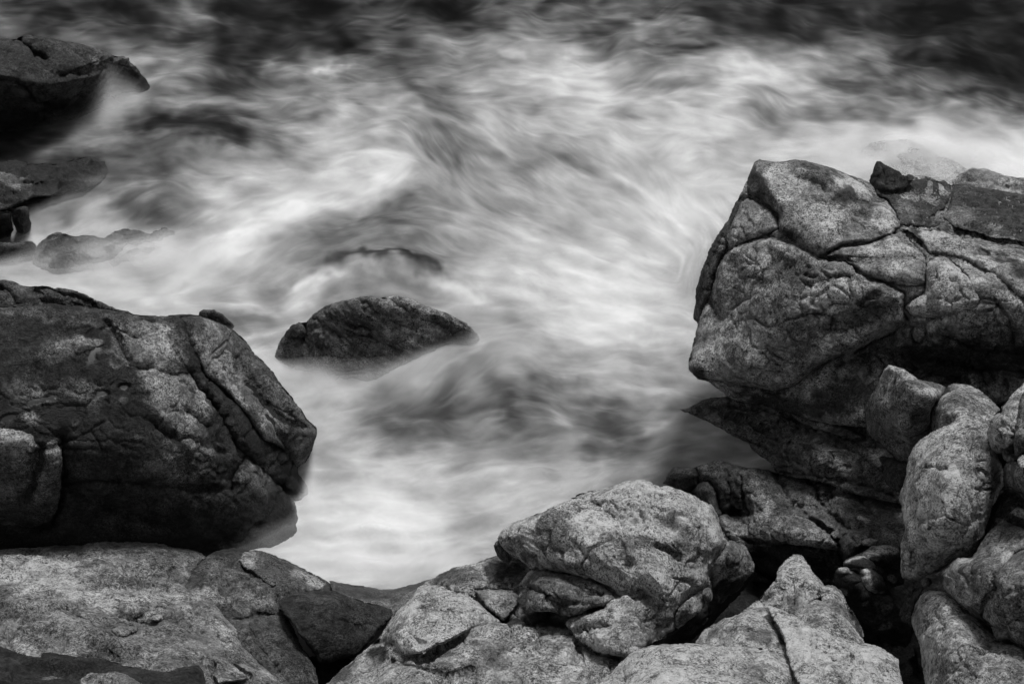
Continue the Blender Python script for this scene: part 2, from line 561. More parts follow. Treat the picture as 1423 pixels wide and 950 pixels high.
# ------------------------------------------------------------------ bedrock under everything
rock('bedrock', [(560, 870), (700, 840), (860, 760), (1000, 700), (1080, 690), (1300, 560), (1460, 520), (2100, 420), (2100, 1250), (300, 1250), (380, 930)],
     [(1028, 838, 0.4), (1212, 885, 0.4), (1130, 800, 0.35), (980, 860, 0.35), (560, 870, -0.1), (900, 780, 0.1), (1080, 700, 0.1), (1300, 620, 0.6), (1480, 560, 1.6), (1540, 700, 2.2), (1370, 800, 1.0), (1600, 900, 2.4), (2000, 500, 2.6), (2050, 1200, 3.0), (1230, 900, 0.1), (1300, 1000, 1.0), (900, 880, 0.2), (1600, 1200, 2.6), (400, 1200, 0.6), (460, 930, 0.15)],
     kind='structure', tone=0.025, thick=0.4, step=5, rough=1.5, fac=2.0, patches=[('P', 1900, 800, 400, 500, 0, .12)])

# ------------------------------------------------------------------ far left: rocks in the surf
rock('sea_rock', [(-150, 150), (0, 120), (22, 124), (45, 136), (58, 124), (90, 116), (130, 120), (160, 124), (200, 133), (250, 142), (290, 152), (320, 160), (350, 172), (385, 188), (405, 184), (425, 190), (432, 208), (448, 222), (463, 240), (482, 262), (500, 300), (470, 350), (400, 400), (330, 420), (290, 430), (230, 440), (150, 455), (60, 470), (-150, 480)],
     [(0, 125, 1.35), (200, 135, 1.2), (400, 190, .75), (465, 245, .35), (320, 250, .75), (300, 330, .25), (0, 250, 1.17), (130, 280, .95), (280, 400, -.1), (0, 440, -.1), (150, 430, -.1), (400, 290, .1), (450, 380, -.3)],
     'T1', 'dark wet boulder at the upper left with spray running off its pale right tip', 'rock', wet=.45, edge=.22, thick=1.6, tone=.042,
     patches=[('T1', 370, 205, 90, 45, 20, .10), ('T1', 240, 190, 130, 30, 15, .055), ('T1', 60, 190, 90, 60, 20, .035), ('T1', 120, 370, 190, 70, 5, .022), ('T1', 70, 300, 40, 16, 0, .035, .8)],
     grooves=[(.22, .06, [(58, 128), (80, 150), (105, 170), (150, 200)]), (.10, .05, [(0, 262), (50, 268), (85, 290), (110, 330), (150, 350), (200, 365)]), (.08, .05, [(200, 250), (270, 240), (340, 225), (370, 200)])],
     ridges=[(.08, .12, [(0, 250), (80, 270), (150, 275), (250, 262), (330, 255)])], strata=.8)

reef = rock('reef', [(-300, 260), (-80, 232), (0, 228), (60, 215), (130, 222), (200, 240), (270, 232), (320, 245), (420, 215), (520, 195), (600, 220), (630, 290), (580, 350), (480, 400), (330, 420), (200, 430), (150, 450), (60, 490), (0, 510), (-300, 520)],
     [(-200, 260, .2), (0, 240, .12), (0, 400, .42), (150, 300, .28), (250, 250, .15), (350, 300, .17), (350, 380, .12), (550, 270, .06), (0, 490, .35), (-200, 480, .5)],
     'W8', 'low dark reef awash on the left edge below the wet boulder', 'rock', wet=.28, edge=.1, thick=.6, tone=.045, rough=2.2, fac=1.6, fac_scale=2.6,
     patches=[('W8', 60, 350, 90, 60, 20, .12), ('W8', 50, 430, 90, 40, 0, .03), ('W8', 230, 270, 130, 40, 0, .04)],
     grooves=[(.08, .05, [(0, 280), (60, 300), (140, 290)]), (.08, .05, [(100, 330), (180, 350), (260, 345)]), (.1, .05, [(0, 400), (60, 420), (120, 415)])])
rock('rock', [(-200, 520), (-40, 512), (0, 512), (40, 505), (65, 518), (62, 560), (80, 620), (60, 660), (0, 680), (-200, 680)],
     [(-100, 515, .75), (0, 512, .72), (50, 515, .68), (60, 560, .5), (20, 580, .4), (70, 640, .1), (0, 665, .05), (-100, 670, .05)],
     'W8', 'black squat rock cut by the left edge of the picture at the surf', 'rock', 'twin blocks at the left edge', wet=.28, edge=.08, thick=.5, tone=.03, patches=[('W8', 30, 525, 30, 12, 0, .08)])
rock('rock', [(72, 520), (90, 495), (115, 484), (150, 481), (160, 500), (166, 530), (178, 575), (175, 640), (110, 650), (85, 600), (70, 550)],
     [(90, 500, .62), (150, 485, .6), (120, 540, .48), (165, 540, .42), (120, 600, .2), (170, 630, -.05), (100, 630, .0)],
     'W8', 'small dark block wet at its foot, right of the black squat rock', 'rock', 'twin blocks at the left edge', wet=.28, edge=.07, thick=.4, tone=.05)
rock('rock', [(190, 740), (215, 700), (240, 680), (275, 652), (300, 640), (330, 630), (380, 640), (440, 655), (540, 650), (600, 665), (660, 625), (720, 610), (800, 620), (850, 640), (940, 600), (1010, 630), (1050, 690), (1020, 800), (850, 850), (700, 870), (560, 880), (420, 900), (300, 910), (200, 880)],
     [(330, 635, .24), (220, 700, .14), (440, 690, .20), (540, 655, .13), (720, 615, .19), (850, 650, .14), (950, 610, .08), (1030, 690, .0), (850, 760, .05), (560, 800, .07), (300, 830, .06), (560, 870, -.12), (850, 840, -.12), (300, 900, -.12), (220, 800, .04), (600, 720, .12), (750, 690, .16), (400, 770, .13)],
     'W8', 'low flat rock half under white water above the big left boulder', 'rock', wet=.28, edge=.05, thick=.5, tone=.12, rough=2.2, fac=1.5, fac_scale=2.4,
     patches=[('W8', 330, 640, 70, 14, -5, .03), ('W8', 620, 668, 50, 18, -10, .03), ('W8', 730, 640, 90, 26, 0, .07), ('W8', 430, 760, 90, 30, 5, .12)],
     grooves=[(.05, .05, [(370, 650), (430, 690), (520, 700), (600, 690)]), (.04, .04, [(560, 720), (650, 700), (760, 690), (850, 690)])])
rock('rock', [(-200, 690), (-60, 682), (60, 690), (130, 685), (185, 683), (205, 700), (215, 730), (225, 800), (160, 840), (60, 840), (-200, 850)],
     [(-100, 690, .3), (60, 695, .28), (190, 690, .2), (80, 740, .18), (210, 780, .0), (60, 830, -.05), (-100, 830, .0)],
     'W8', 'pale low stone at the left edge just left of the half drowned flat rock', 'rock', wet=.28, edge=.08, thick=.4, tone=.11)
rock('rock', [(277, 433), (284, 429), (298, 430), (310, 437), (326, 452), (320, 470), (280, 470), (272, 448)],
     [(285, 430, .3), (305, 436, .24), (322, 456, .05), (290, 465, .0)],
     'P', 'small dark rock tip poking out of the foam behind the big left boulder', 'rock', wet=.28, edge=.06, thick=.3, tone=.06)

# ------------------------------------------------------------------ half drowned rock in the middle
rock('sea_rock', [(125, 760), (150, 700), (170, 650), (195, 610), (225, 580), (255, 566), (270, 572), (283, 580), (310, 545), (340, 520), (400, 485), (460, 468), (500, 462), (540, 450), (590, 444), (650, 451), (700, 443), (760, 455), (830, 480), (900, 510), (960, 530), (1020, 560), (1075, 600), (1110, 650), (1040, 730), (920, 800), (780, 870), (640, 920), (480, 930), (330, 890), (180, 840)],
     [(590, 446, .95), (400, 487, .85), (255, 568, .6), (135, 750, .02), (400, 790, .10), (800, 470, .72), (960, 532, .42), (1070, 602, .2), (820, 620, .30), (650, 850, -.08), (480, 620, .58), (900, 720, -.04), (1020, 660, .0), (780, 780, -.06), (200, 800, -.06), (280, 700, .25), (600, 730, .18)],
     'T3', 'dark ribbed rock in the middle of the cove, its right side drowned in mist', 'rock', wet=.18, edge=.16, thick=1.0, tone=.13, strata=2.6, sdir=(.55, .2, .8), fac=.8,
     patches=[('T3', 240, 620, 60, 50, 0, .06), ('T3', 780, 500, 140, 40, 25, .2), ('T3', 300, 760, 200, 50, 10, .2), ('T3', 560, 520, 120, 40, 20, .07)],
     grooves=[(.12, .04, [(283, 578), (292, 610), (282, 650)]), (.12, .05, [(490, 575), (520, 590), (570, 590), (590, 605)]), (.12, .05, [(490, 620), (545, 632), (600, 640), (660, 670), (720, 700)]),
              (.05, .04, [(330, 560), (400, 600), (480, 650), (560, 720)]), (.05, .04, [(540, 465), (620, 520), (720, 580), (800, 600)]), (.05, .04, [(650, 455), (760, 510), (860, 560), (960, 600)])])

# ------------------------------------------------------------------ ridge and big boulder on the left
rock('rock', [(-330, 440), (-150, 410), (-60, 400), (0, 389), (20, 391), (36, 398), (60, 397), (92, 401), (130, 415), (160, 428), (190, 438), (215, 448), (150, 470), (0, 475), (-330, 500)],
     [(-100, 400, 2.05), (0, 390, 2.05), (60, 398, 2.0), (130, 416, 1.8), (190, 439, 1.5), (0, 460, 1.7), (150, 460, 1.3)],
     'P', 'dark layered rock ridge rising behind the top of the big left boulder', 'rock', edge=.12, thick=1.2, tone=.07,
     grooves=[(.09, .05, [(0, 402), (14, 408), (22, 424)]), (.06, .04, [(50, 405), (58, 418), (75, 424)]), (.05, .04, [(60, 402), (100, 412), (130, 424)])])

big = rock('boulder', [(-330, 480), (-160, 440), (0, 426), (65, 421), (108, 424), (150, 431), (185, 437), (233, 438), (276, 438), (298, 446), (328, 461), (345, 478), (358, 495), (380, 517), (406, 551), (427, 581), (439, 592), (440, 607), (434, 625), (425, 642), (413, 650), (415, 660), (425, 672), (430, 687), (422, 692), (426, 711), (431, 745), (425, 765), (330, 790), (200, 790), (100, 790), (-330, 790)],
     [(-300, 500, 2.2), (-120, 438, 2.5), (0, 428, 2.5), (150, 435, 2.35), (280, 442, 2.0), (0, 540, 2.1), (150, 540, 1.95), (250, 520, 1.8), (340, 478, 1.45), (0, 660, 1.4), (150, 660, 1.3), (270, 640, 1.2), (380, 517, 1.15), (437, 595, .6), (350, 600, 1.0), (428, 635, .35), (0, 750, .45), (150, 755, .4), (330, 745, .15), (431, 738, -.05), (340, 680, .6), (415, 655, .2), (-300, 750, .5)],
     'P', 'huge dark wet boulder filling the left side, split by a long diagonal channel', 'boulder', wet=.45, edge=.22, thick=2.6, fac=.6, tone=.030,
     patches=[('T2', 470, 250, 130, 80, 20, 0.191), ('T2', 560, 420, 130, 90, 45, 0.191), ('T2', 610, 520, 110, 50, 45, 0.169), ('T2', 180, 270, 75, 36, -20, 0.075), ('T2', 270, 400, 75, 36, 20, 0.083),
              ('T2', 80, 390, 70, 36, 10, 0.090), ('T2', 260, 250, 60, 20, 0, 0.169), ('T2', 395, 440, 14, 9, 0, 0.120), ('T2', 90, 490, 40, 20, 0, 0.225), ('T2', 850, 690, 80, 50, 40, 0.101), ('T2', 440, 545, 12, 6, 0, 0.075),
              ('T2', 560, 640, 110, 60, 0, 0.084), ('T2', 200, 150, 260, 28, 3, 0.079),
              ('T2', 300, 285, 40, 16, -30, .04, 1), ('T2', 130, 430, 70, 22, -15, .04, 1), ('T2', 330, 412, 22, 12, 0, .04, 1), ('T2', 400, 395, 20, 14, 0, .04, 1), ('T2', 20, 490, 30, 14, -20, .04, 1), ('T2', 200, 480, 90, 40, -5, .022, 0.562)],
     grooves=[(g[0], g[1], g[2], 'T2') for g in [(.09, .05, [(340, 180), (380, 240), (420, 320), (480, 340)]), (.12, .07, [(200, 555), (206, 650), (196, 740), (170, 830), (130, 850)]),
              (.13, .045, [(610, 352), (640, 400), (690, 450), (725, 520), (770, 590), (830, 640), (880, 690), (940, 740), (985, 820)]),
              (.10, .05, [(780, 620), (765, 655), (745, 690), (745, 720)]), (.09, .05, [(605, 470), (640, 500), (665, 520)]), (.06, .05, [(440, 345), (500, 340), (570, 370), (620, 420)]),
              (.08, .08, [(210, 700), (280, 750), (400, 800), (560, 850)]), (.05, .04, [(480, 500), (530, 545), (620, 560), (720, 600)]), (.06, .05, [(230, 700), (320, 690), (460, 700), (700, 720)])]],
     strata=.7, sdir=(.7, .1, .6), crack=.45)
rock('slab', [(585, 165), (640, 160), (690, 176), (760, 213), (800, 252), (830, 292), (880, 342), (940, 422), (990, 492), (1016, 517), (1018, 550), (1003, 590), (980, 632), (955, 645), (925, 610), (900, 580), (850, 560), (800, 490), (760, 440), (700, 380), (660, 350), (640, 300), (605, 240)],
     None, 'T2', parent=big, lift=.06, drop=.13, edge=.10, thick=.4, tone=.09, crack=.5, fac=.5,
     patches=[('T2', 700, 280, 60, 110, -35, 0.191), ('T2', 800, 420, 30, 130, -40, 0.191), ('T2', 960, 560, 60, 60, 0, 0.050)], grooves=[(.06, .05, [(800, 380), (860, 450), (920, 500), (980, 520)]), (.05, .04, [(860, 480), (900, 540), (930, 600)])])
rock('block', [(-420, 560), (-250, 510), (0, 512), (60, 520), (110, 540), (130, 560), (150, 553), (180, 556), (198, 590), (200, 650), (195, 720), (185, 780), (160, 820), (120, 838), (60, 840), (-250, 830), (-420, 780)],
     None, 'T2', parent=big, joint=False, lift=.05, drop=.10, edge=.14, thick=.4, tone=.09, crack=.5, fac=.5,
     patches=[('T2', 40, 560, 90, 50, 0, 0.247), ('T2', 170, 590, 25, 40, 0, 0.191), ('T2', 60, 800, 120, 40, 0, 0.040)], grooves=[(.07, .05, [(140, 560), (130, 640), (110, 700), (90, 750)])])

# ------------------------------------------------------------------ lower left slabs
low = rock('rock_slab', [(-1000, 220), (-500, 140), (0, 117), (150, 105), (290, 93), (380, 92), (430, 83), (480, 74), (640, 72), (780, 85), (810, 100), (880, 108), (940, 125), (975, 150), (930, 185), (905, 230), (870, 290), (900, 300), (960, 320), (1000, 350), (1050, 420), (1110, 480), (1140, 560), (1200, 620), (1330, 745), (1400, 1300), (-1000, 1300)],
     [(-950, 230, .9), (-400, 140, .6), (0, 117, .55), (400, 92, .55), (780, 90, .4), (970, 150, .25), (870, 290, .65), (0, 250, .95), (400, 250, .9), (0, 450, 1.4), (400, 420, 1.3), (700, 350, 1.0), (1000, 420, .85), (1100, 560, 1.0), (600, 600, 1.5), (0, 745, 1.7), (1300, 740, 1.0), (900, 700, 1.5), (1300, 1200, 1.6), (0, 1200, 2.0), (-400, 700, 1.7)],
     'S8', 'pale smooth shore slab at the lower left with thin dark cracks', 'rock', edge=.14, thick=1.4, tone=0.167, strata=2.2, sdir=(.25, .35, .9), fac=.7,
     patches=[('S8', 150, 240, 330, 70, 5, 0.332), ('S8', 560, 340, 330, 55, 5, 0.293), ('S8', 60, 440, 90, 60, 30, 0.098), ('S8', 100, 540, 150, 70, 20, 0.205), ('S8', 310, 500, 60, 100, -25, 0.196), ('S8', 480, 570, 90, 60, 30, 0.117),
              ('S8', 960, 560, 95, 50, 15, .15, 0.425), ('S8', 480, 120, 500, 40, 0, 0.146), ('S8', 860, 120, 120, 30, 5, 0.088), ('S8', 1050, 450, 40, 90, -30, 0.235), ('S8', 780, 460, 110, 30, 0, 0.117), ('S8', 700, 560, 100, 60, 0, 0.167), ('S8', 1200, 680, 80, 50, 45, 0.196)],
     grooves=[(.09, .03, [(305, 405), (380, 435), (440, 465), (500, 495)]), (.10, .03, [(520, 440), (640, 460), (720, 475), (800, 462), (900, 467)]), (.07, .03, [(500, 490), (540, 515), (580, 527), (640, 505)]),
              (.07, .03, [(410, 520), (470, 560), (520, 590), (560, 640)]), (.06, .04, [(1000, 350), (1060, 400), (1110, 470), (1140, 560)]), (.05, .02, [(382, 95), (380, 160)]), (.05, .02, [(702, 150), (700, 175)]),
              (.04, .03, [(560, 310), (620, 290), (720, 270), (850, 270)]), (.05, .03, [(640, 440), (700, 410), (790, 402)])],
     ridges=[(.10, .16, [(860, 372), (950, 392), (1020, 432), (1080, 522), (1120, 600), (1200, 690), (1290, 760)]), (.06, .1, [(250, 400), (330, 520), (400, 610)])])
rock('plate', [(995, 617), (1050, 622), (1100, 655), (1175, 705), (1165, 728), (1080, 738), (1025, 748), (1000, 700), (1015, 655)], None, 'S8', parent=low, lift=.07, edge=.05, thick=.1, tone=0.230)
rock('plate', [(515, 490), (560, 468), (650, 480), (645, 498), (600, 522), (560, 522), (530, 505)], None, 'S8', parent=low, lift=.05, edge=.04, thick=.1, tone=0.207)
rock('stone', [(703, 434), (728, 420), (760, 423), (764, 438), (738, 450), (708, 446)], [(703, 434, 1.27), (764, 438, 1.22), (735, 448, 1.26), (735, 422, 1.26)],
     'S8', 'small pale stone lying in a dark crack of the lower left slab', 'stone', edge=.04, thick=.12, tone=0.437, rough=.5, step=1.2)

mid = rock('rock_slab', [(680, 125), (720, 105), (770, 95), (820, 105), (900, 125), (980, 155), (1040, 185), (1085, 210), (1100, 240), (1040, 248), (960, 262), (935, 300), (960, 350), (1000, 430), (1040, 490), (1050, 550), (1060, 700), (930, 700), (880, 560), (800, 460), (760, 380), (700, 310), (640, 270), (605, 225), (640, 165)],
     [(770, 97, .12), (1085, 212, .1), (680, 140, .3), (870, 230, .5), (760, 345, .72), (950, 450, .72), (1040, 545, .7), (900, 560, .9), (640, 230, .6), (1000, 680, .9)],
     'T4', 'dark wet slab sloping to the foam between the pale slab and the black block', 'rock', wet=.28, edge=.08, thick=.9, tone=0.075, strata=1.8, sdir=(.5, .4, .8), fac=.8,
     patches=[('T4', 690, 260, 90, 25, 15, 0.184), ('T4', 850, 270, 60, 20, 20, 0.161), ('T4', 740, 180, 80, 30, 0, 0.103)],
     grooves=[(.10, .035, [(800, 160), (840, 195), (870, 218), (900, 240)]), (.08, .03, [(770, 340), (830, 322), (900, 325)]), (.07, .03, [(900, 240), (930, 280), (990, 400)]), (.05, .03, [(820, 360), (900, 480), (960, 560)])])
rock('rib', [(795, 112), (850, 104), (900, 122), (980, 155), (1085, 213), (1060, 240), (1010, 244), (960, 235), (900, 225), (868, 210), (835, 178), (800, 158), (780, 140)],
     None, 'T4', parent=mid, joint=False, lift=.05, drop=.09, edge=.08, thick=.25, tone=.09, patches=[('T4', 820, 140, 30, 30, 0, 0.218), ('T4', 1020, 200, 80, 14, 25, 0.218)])
rock('rock', [(915, 275), (960, 250), (1030, 240), (1100, 238), (1150, 258), (1220, 280), (1290, 298), (1302, 320), (1270, 350), (1240, 380), (1200, 430), (1180, 455), (1100, 472), (1050, 475), (1030, 440), (990, 390), (950, 330)],
     [(1000, 248, .55), (1250, 300, .5), (1180, 450, .5), (950, 330, .85), (1050, 470, .6), (1080, 350, .8), (1150, 400, .68), (1200, 350, .62)],
     'T4', 'black angular block wedged in the gully right of the lower left slabs', 'rock', edge=.08, thick=.6, tone=0.032, fac=1.3, patches=[('T4', 1050, 270, 90, 20, 0, 0.050)], crack=.4,
     grooves=[(.03, .03, [(1000, 370), (1080, 340), (1200, 350)])])
rock('rock', [(1085, 206), (1130, 212), (1200, 222), (1260, 235), (1300, 232), (1340, 222), (1400, 205), (1450, 195), (1440, 260), (1400, 350), (1330, 380), (1290, 330), (1220, 300), (1150, 270), (1100, 250)],
     [(1090, 208, .1), (1260, 237, .05), (1400, 207, .1), (1150, 250, .25), (1290, 310, .35), (1400, 300, .45)],
     'T4', 'wet grey rock lip at the foam edge, bottom of the cove', 'rock', wet=.28, edge=.05, thick=.5, tone=0.103, strata=.8, fac=.6)
rock('ledge', [(-1000, 600), (-400, 540), (0, 570), (60, 590), (120, 610), (190, 625), (200, 600), (240, 598), (300, 610), (400, 622), (480, 625), (560, 648), (640, 665), (700, 680), (780, 690), (830, 670), (930, 660), (950, 680), (965, 745), (980, 1300), (-1000, 1300)],
     [(0, 570, 2.0), (190, 610, 1.95), (480, 625, 1.95), (950, 670, 1.85), (0, 745, 2.35), (500, 745, 2.2), (900, 745, 2.0), (900, 1200, 2.5), (0, 1200, 2.7)],
     'S8', 'black rough rock ledge along the bottom left corner', 'rock', edge=.10, thick=.8, tone=0.028, rough=1.6, patches=[('S8', 240, 708, 45, 10, 0, 0.138), ('S8', 150, 745, 200, 20, 0, 0.020)])
rock('rock', [(375, 725), (420, 690), (480, 695), (540, 685), (600, 705), (670, 748), (690, 1000), (380, 1000)],
     [(420, 692, 2.3), (540, 687, 2.3), (670, 748, 2.25), (380, 730, 2.35), (500, 900, 2.6), (690, 1000, 2.6)],
     'S8', 'pale stone tip showing at the bottom edge within the black ledge', 'rock', edge=.05, thick=.3, tone=0.161)

# ------------------------------------------------------------------ bottom centre
base = rock('rock_slab', [(-60, 720), (10, 645), (60, 600), (110, 560), (160, 510), (215, 470), (270, 400), (300, 340), (330, 310), (390, 265), (420, 225), (430, 200), (470, 173), (540, 130), (600, 100), (680, 85), (740, 70), (800, 48), (900, 10), (1100, -60), (1400, -60), (1600, 100), (1600, 400), (1500, 1200), (-100, 1200)],
     [(470, 175, .5), (740, 75, .72), (600, 160, .78), (280, 380, .85), (430, 260, .98), (700, 260, 1.0), (850, 370, 1.1), (1000, 330, 1.12), (200, 500, .85), (500, 480, 1.3), (20, 660, .9), (400, 650, 1.4), (800, 600, 1.45), (1200, 500, 1.35), (1400, 650, 1.5), (1100, 420, 1.2), (900, 150, .85), (300, 530, 1.05), (400, 1100, 1.9), (1400, 1100, 2.0)],
     'S7', 'broad rough slab sloping up from the foam under the pale centre boulder', 'rock', edge=.10, thick=1.0, tone=0.260,
     patches=[('S7', 620, 150, 160, 50, -10, 0.117), ('S7', 850, 130, 120, 50, 0, 0.130), ('S7', 240, 510, 70, 45, -20, 0.035), ('S7', 780, 550, 110, 60, -10, 0.130), ('S7', 1000, 360, 180, 40, 0, 0.030), ('S7', 850, 90, 90, 40, 0, 0.030), ('S7', 560, 590, 90, 30, 10, 0.130), ('S7', 1100, 500, 120, 60, 0, 0.312), ('S7', 60, 640, 80, 30, -20, 0.130)],  # dark patch beneath the boulder's left tip is its shadow, painted on
     grooves=[(.08, .04, [(620, 230), (740, 290), (845, 375)]), (.13, .04, [(850, 375), (780, 380), (690, 402), (640, 445), (580, 475), (500, 505), (430, 545), (330, 545)]), (.10, .035, [(310, 580), (400, 590), (450, 600), (560, 635), (640, 620), (690, 600)]),
              (.06, .03, [(1225, 440), (1218, 500), (1215, 560)]), (.05, .03, [(360, 600), (320, 650), (300, 700)]), (.05, .03, [(850, 380), (900, 420), (860, 500), (800, 570)]), (.08, .05, [(215, 470), (250, 470), (310, 500), (320, 560)])])
rock('block', [(430, 200), (482, 180), (560, 195), (610, 225), (680, 235), (740, 280), (800, 335), (845, 370), (790, 378), (700, 398), (640, 438), (580, 468), (520, 495), (460, 525), (400, 532), (345, 530), (325, 500), (290, 470), (270, 400), (325, 322), (400, 258)],
     None, 'S7', parent=base, lift=.10, edge=.12, thick=.3, tone=0.403,
     patches=[('S7', 330, 400, 50, 60, 0, 0.260), ('S7', 480, 280, 40, 60, 30, 0.260), ('S7', 440, 490, 40, 40, 0, 0.468)],
     grooves=[(.05, .02, [(490, 235), (500, 280), (540, 300)]), (.05, .02, [(400, 440), (450, 480), (468, 530)]), (.04, .02, [(400, 440), (370, 490), (350, 530)]), (.04, .02, [(540, 330), (620, 350), (720, 340)])])
rock('block', [(705, 212), (800, 204), (905, 207), (935, 240), (925, 290), (880, 340), (858, 366), (800, 325), (740, 268)], None, 'S7', parent=base, lift=.08, edge=.08, thick=.2, tone=0.169, patches=[('S7', 820, 250, 50, 40, 40, 0.260)])
wedge = rock('wedged_rock', [(922, 186), (950, 150), (970, 120), (990, 111), (1060, 118), (1200, 138), (1280, 160), (1360, 200), (1407, 245), (1362, 290), (1300, 300), (1230, 328), (1175, 348), (1120, 330), (1090, 318), (965, 312), (963, 260), (978, 207), (940, 196)],
     [(922, 186, 1.2), (985, 115, 1.3), (1200, 140, 1.5), (1400, 245, 1.6), (965, 310, 1.3), (1170, 340, 1.4), (1150, 220, 1.6), (1000, 220, 1.4)],
     'S7', 'dark fish shaped rock jammed beneath the pale centre boulder', 'rock', edge=.07, thick=.5, tone=0.130, patches=[('S7', 1060, 300, 90, 30, 0, 0.169), ('S7', 1300, 220, 90, 40, 20, 0.195)],
     grooves=[(.08, .03, [(980, 207), (1040, 225), (1100, 270), (1150, 290)]), (.05, .02, [(1130, 300), (1130, 330)]), (.05, .02, [(1150, 150), (1260, 220), (1370, 230)])])

centre = rock('boulder', [(45, 365), (60, 335), (130, 280), (200, 255), (270, 230), (330, 208), (420, 165), (450, 140), (520, 120), (600, 105), (670, 85), (730, 65), (790, 60), (840, 72), (890, 100), (940, 98), (1000, 115), (1060, 140), (1110, 170), (1160, 190), (1185, 230), (1200, 280), (1215, 335), (1240, 380), (1215, 425), (1180, 470), (1155, 540), (1150, 610), (1100, 640), (1050, 670), (1000, 710), (967, 760), (965, 850), (900, 885), (830, 920), (790, 960), (700, 985), (560, 960), (470, 905), (440, 868), (395, 812), (410, 785), (480, 765), (600, 735), (612, 705), (660, 668), (640, 640), (600, 615), (520, 575), (430, 550), (300, 530), (215, 525), (140, 465), (80, 425), (50, 390)],
     [(45, 365, 1.25), (140, 460, 1.2), (215, 525, 1.28), (420, 165, 1.6), (790, 62, 1.9), (1160, 190, 1.6), (1220, 380, 1.45), (300, 350, 1.68), (500, 400, 1.82), (700, 250, 1.92), (1000, 300, 1.8), (500, 550, 1.62), (700, 500, 1.88), (1050, 450, 1.7), (900, 600, 1.8), (660, 665, 1.66), (1150, 600, 1.3), (965, 760, 1.5), (440, 860, 1.4), (700, 800, 1.65), (965, 850, 1.35), (790, 960, 1.62)],
     'S6', 'large pale rounded boulder at the bottom centre with curling bands', 'boulder', edge=.16, thick=1.3, tone=0.338, strata=1.1, sdir=(.5, .5, .6),
     patches=[('S6', 340, 330, 120, 75, 0, 0.169), ('S6', 780, 420, 120, 100, 20, 0.182), ('S6', 1060, 380, 55, 90, 0, 0.195), ('S6', 950, 275, 60, 28, 0, 0.169), ('S6', 900, 350, 120, 35, 20, 0.468), ('S6', 150, 330, 100, 40, -25, 0.416),  # left tip lightened: light from above put into the tone
              ('S6', 720, 850, 160, 70, 0, 0.260), ('S6', 1110, 520, 30, 70, 0, 0.390), ('S6', 200, 480, 60, 25, 30, 0.156), ('S6', 900, 780, 80, 50, 0, 0.195), ('S6', 560, 460, 120, 50, 10, 0.351), ('S6', 520, 820, 70, 30, -10, 0.143), ('S6', 660, 610, 140, 30, 10, 0.286)],
     grooves=[(.09, .05, [(430, 168), (520, 198), (590, 230), (640, 265), (690, 312)]), (.10, .03, [(500, 552), (600, 610), (662, 666), (730, 668), (785, 655), (830, 686)]), (.08, .035, [(870, 408), (930, 430), (990, 462)]),
              (.06, .05, [(850, 240), (900, 300), (930, 330)]), (.07, .04, [(250, 400), (330, 420), (420, 440)]), (.06, .04, [(1040, 265), (1090, 330), (1130, 430), (1145, 560)]), (.07, .03, [(480, 862), (560, 850), (620, 830)]),
              (.06, .03, [(965, 800), (900, 830), (870, 880)]), (.05, .03, [(480, 400), (500, 460), (540, 500)]), (.05, .04, [(660, 330), (680, 420), (720, 500)])],
     ridges=[(.09, .14, [(640, 155), (720, 172), (800, 212), (860, 255), (900, 330), (960, 352), (1030, 290)]), (.10, .14, [(830, 540), (890, 600), (930, 690), (955, 770)]), (.05, .1, [(420, 175), (400, 230), (460, 300), (480, 400)])])
rock('block', [(1240, 378), (1280, 380), (1310, 387), (1340, 410), (1360, 450), (1385, 500), (1375, 540), (1330, 600), (1250, 670), (1180, 720), (1157, 660), (1152, 560), (1180, 475), (1215, 425)],
     [(1240, 380, 1.4), (1385, 500, 1.05), (1180, 700, .95), (1155, 550, 1.3), (1270, 450, 1.42), (1300, 560, 1.15), (1330, 400, 1.25)], 'S6', parent=centre, edge=.1, thick=.5, tone=0.175,
     patches=[('S6', 1210, 560, 45, 50, -40, 0.312), ('S6', 1260, 640, 90, 45, -40, 0.040)])  # dark lower patch is shade under the overhang, put into the tone
rock('block', [(830, 918), (900, 880), (960, 845), (1040, 790), (1130, 705), (1165, 640), (1250, 640), (1370, 540), (1390, 560), (1310, 660), (1200, 770), (1100, 860), (1000, 915), (950, 960), (830, 990), (790, 960)],
     [(965, 850, 1.3), (1370, 545, .95), (1160, 700, .98), (1000, 905, .85), (1200, 760, .7), (830, 940, 1.4)], 'S6', parent=centre, edge=.06, thick=.5, tone=0.035)  # overhung flank, toned dark to stand for its shade
rock('stone', [(965, 805), (968, 760), (985, 725), (1010, 700), (1080, 650), (1108, 655), (1128, 700), (1100, 742), (1040, 792), (985, 838), (968, 830)],
     [(970, 800, 1.42), (1080, 652, 1.38), (1125, 700, 1.3), (1000, 830, 1.3), (1040, 730, 1.5)], 'S6', 'oblong grey stone gripped in the crack under the centre boulder', 'stone', edge=.07, thick=.3, tone=0.208, rough=.6, fac=.4)
rock('stone', [(1108, 655), (1115, 630), (1130, 621), (1150, 624), (1162, 650), (1160, 680), (1140, 705), (1126, 690)], [(1115, 630, 1.38), (1160, 650, 1.3), (1135, 700, 1.3), (1138, 655, 1.42)],
     'S6', 'small round stone in the crack just above the oblong grey one', 'stone', edge=.05, thick=.2, tone=0.169, rough=.6, fac=.4, step=1.5)
rock('stone', [(28, 425), (25, 400), (45, 375), (60, 380), (85, 425), (120, 470), (100, 500), (50, 470)], [(30, 400, 1.15), (60, 400, 1.15), (100, 490, 1.05)],
     'S6', 'dark knob peeping out under the left tip of the centre boulder', 'stone', edge=.06, thick=.3, tone=0.080)

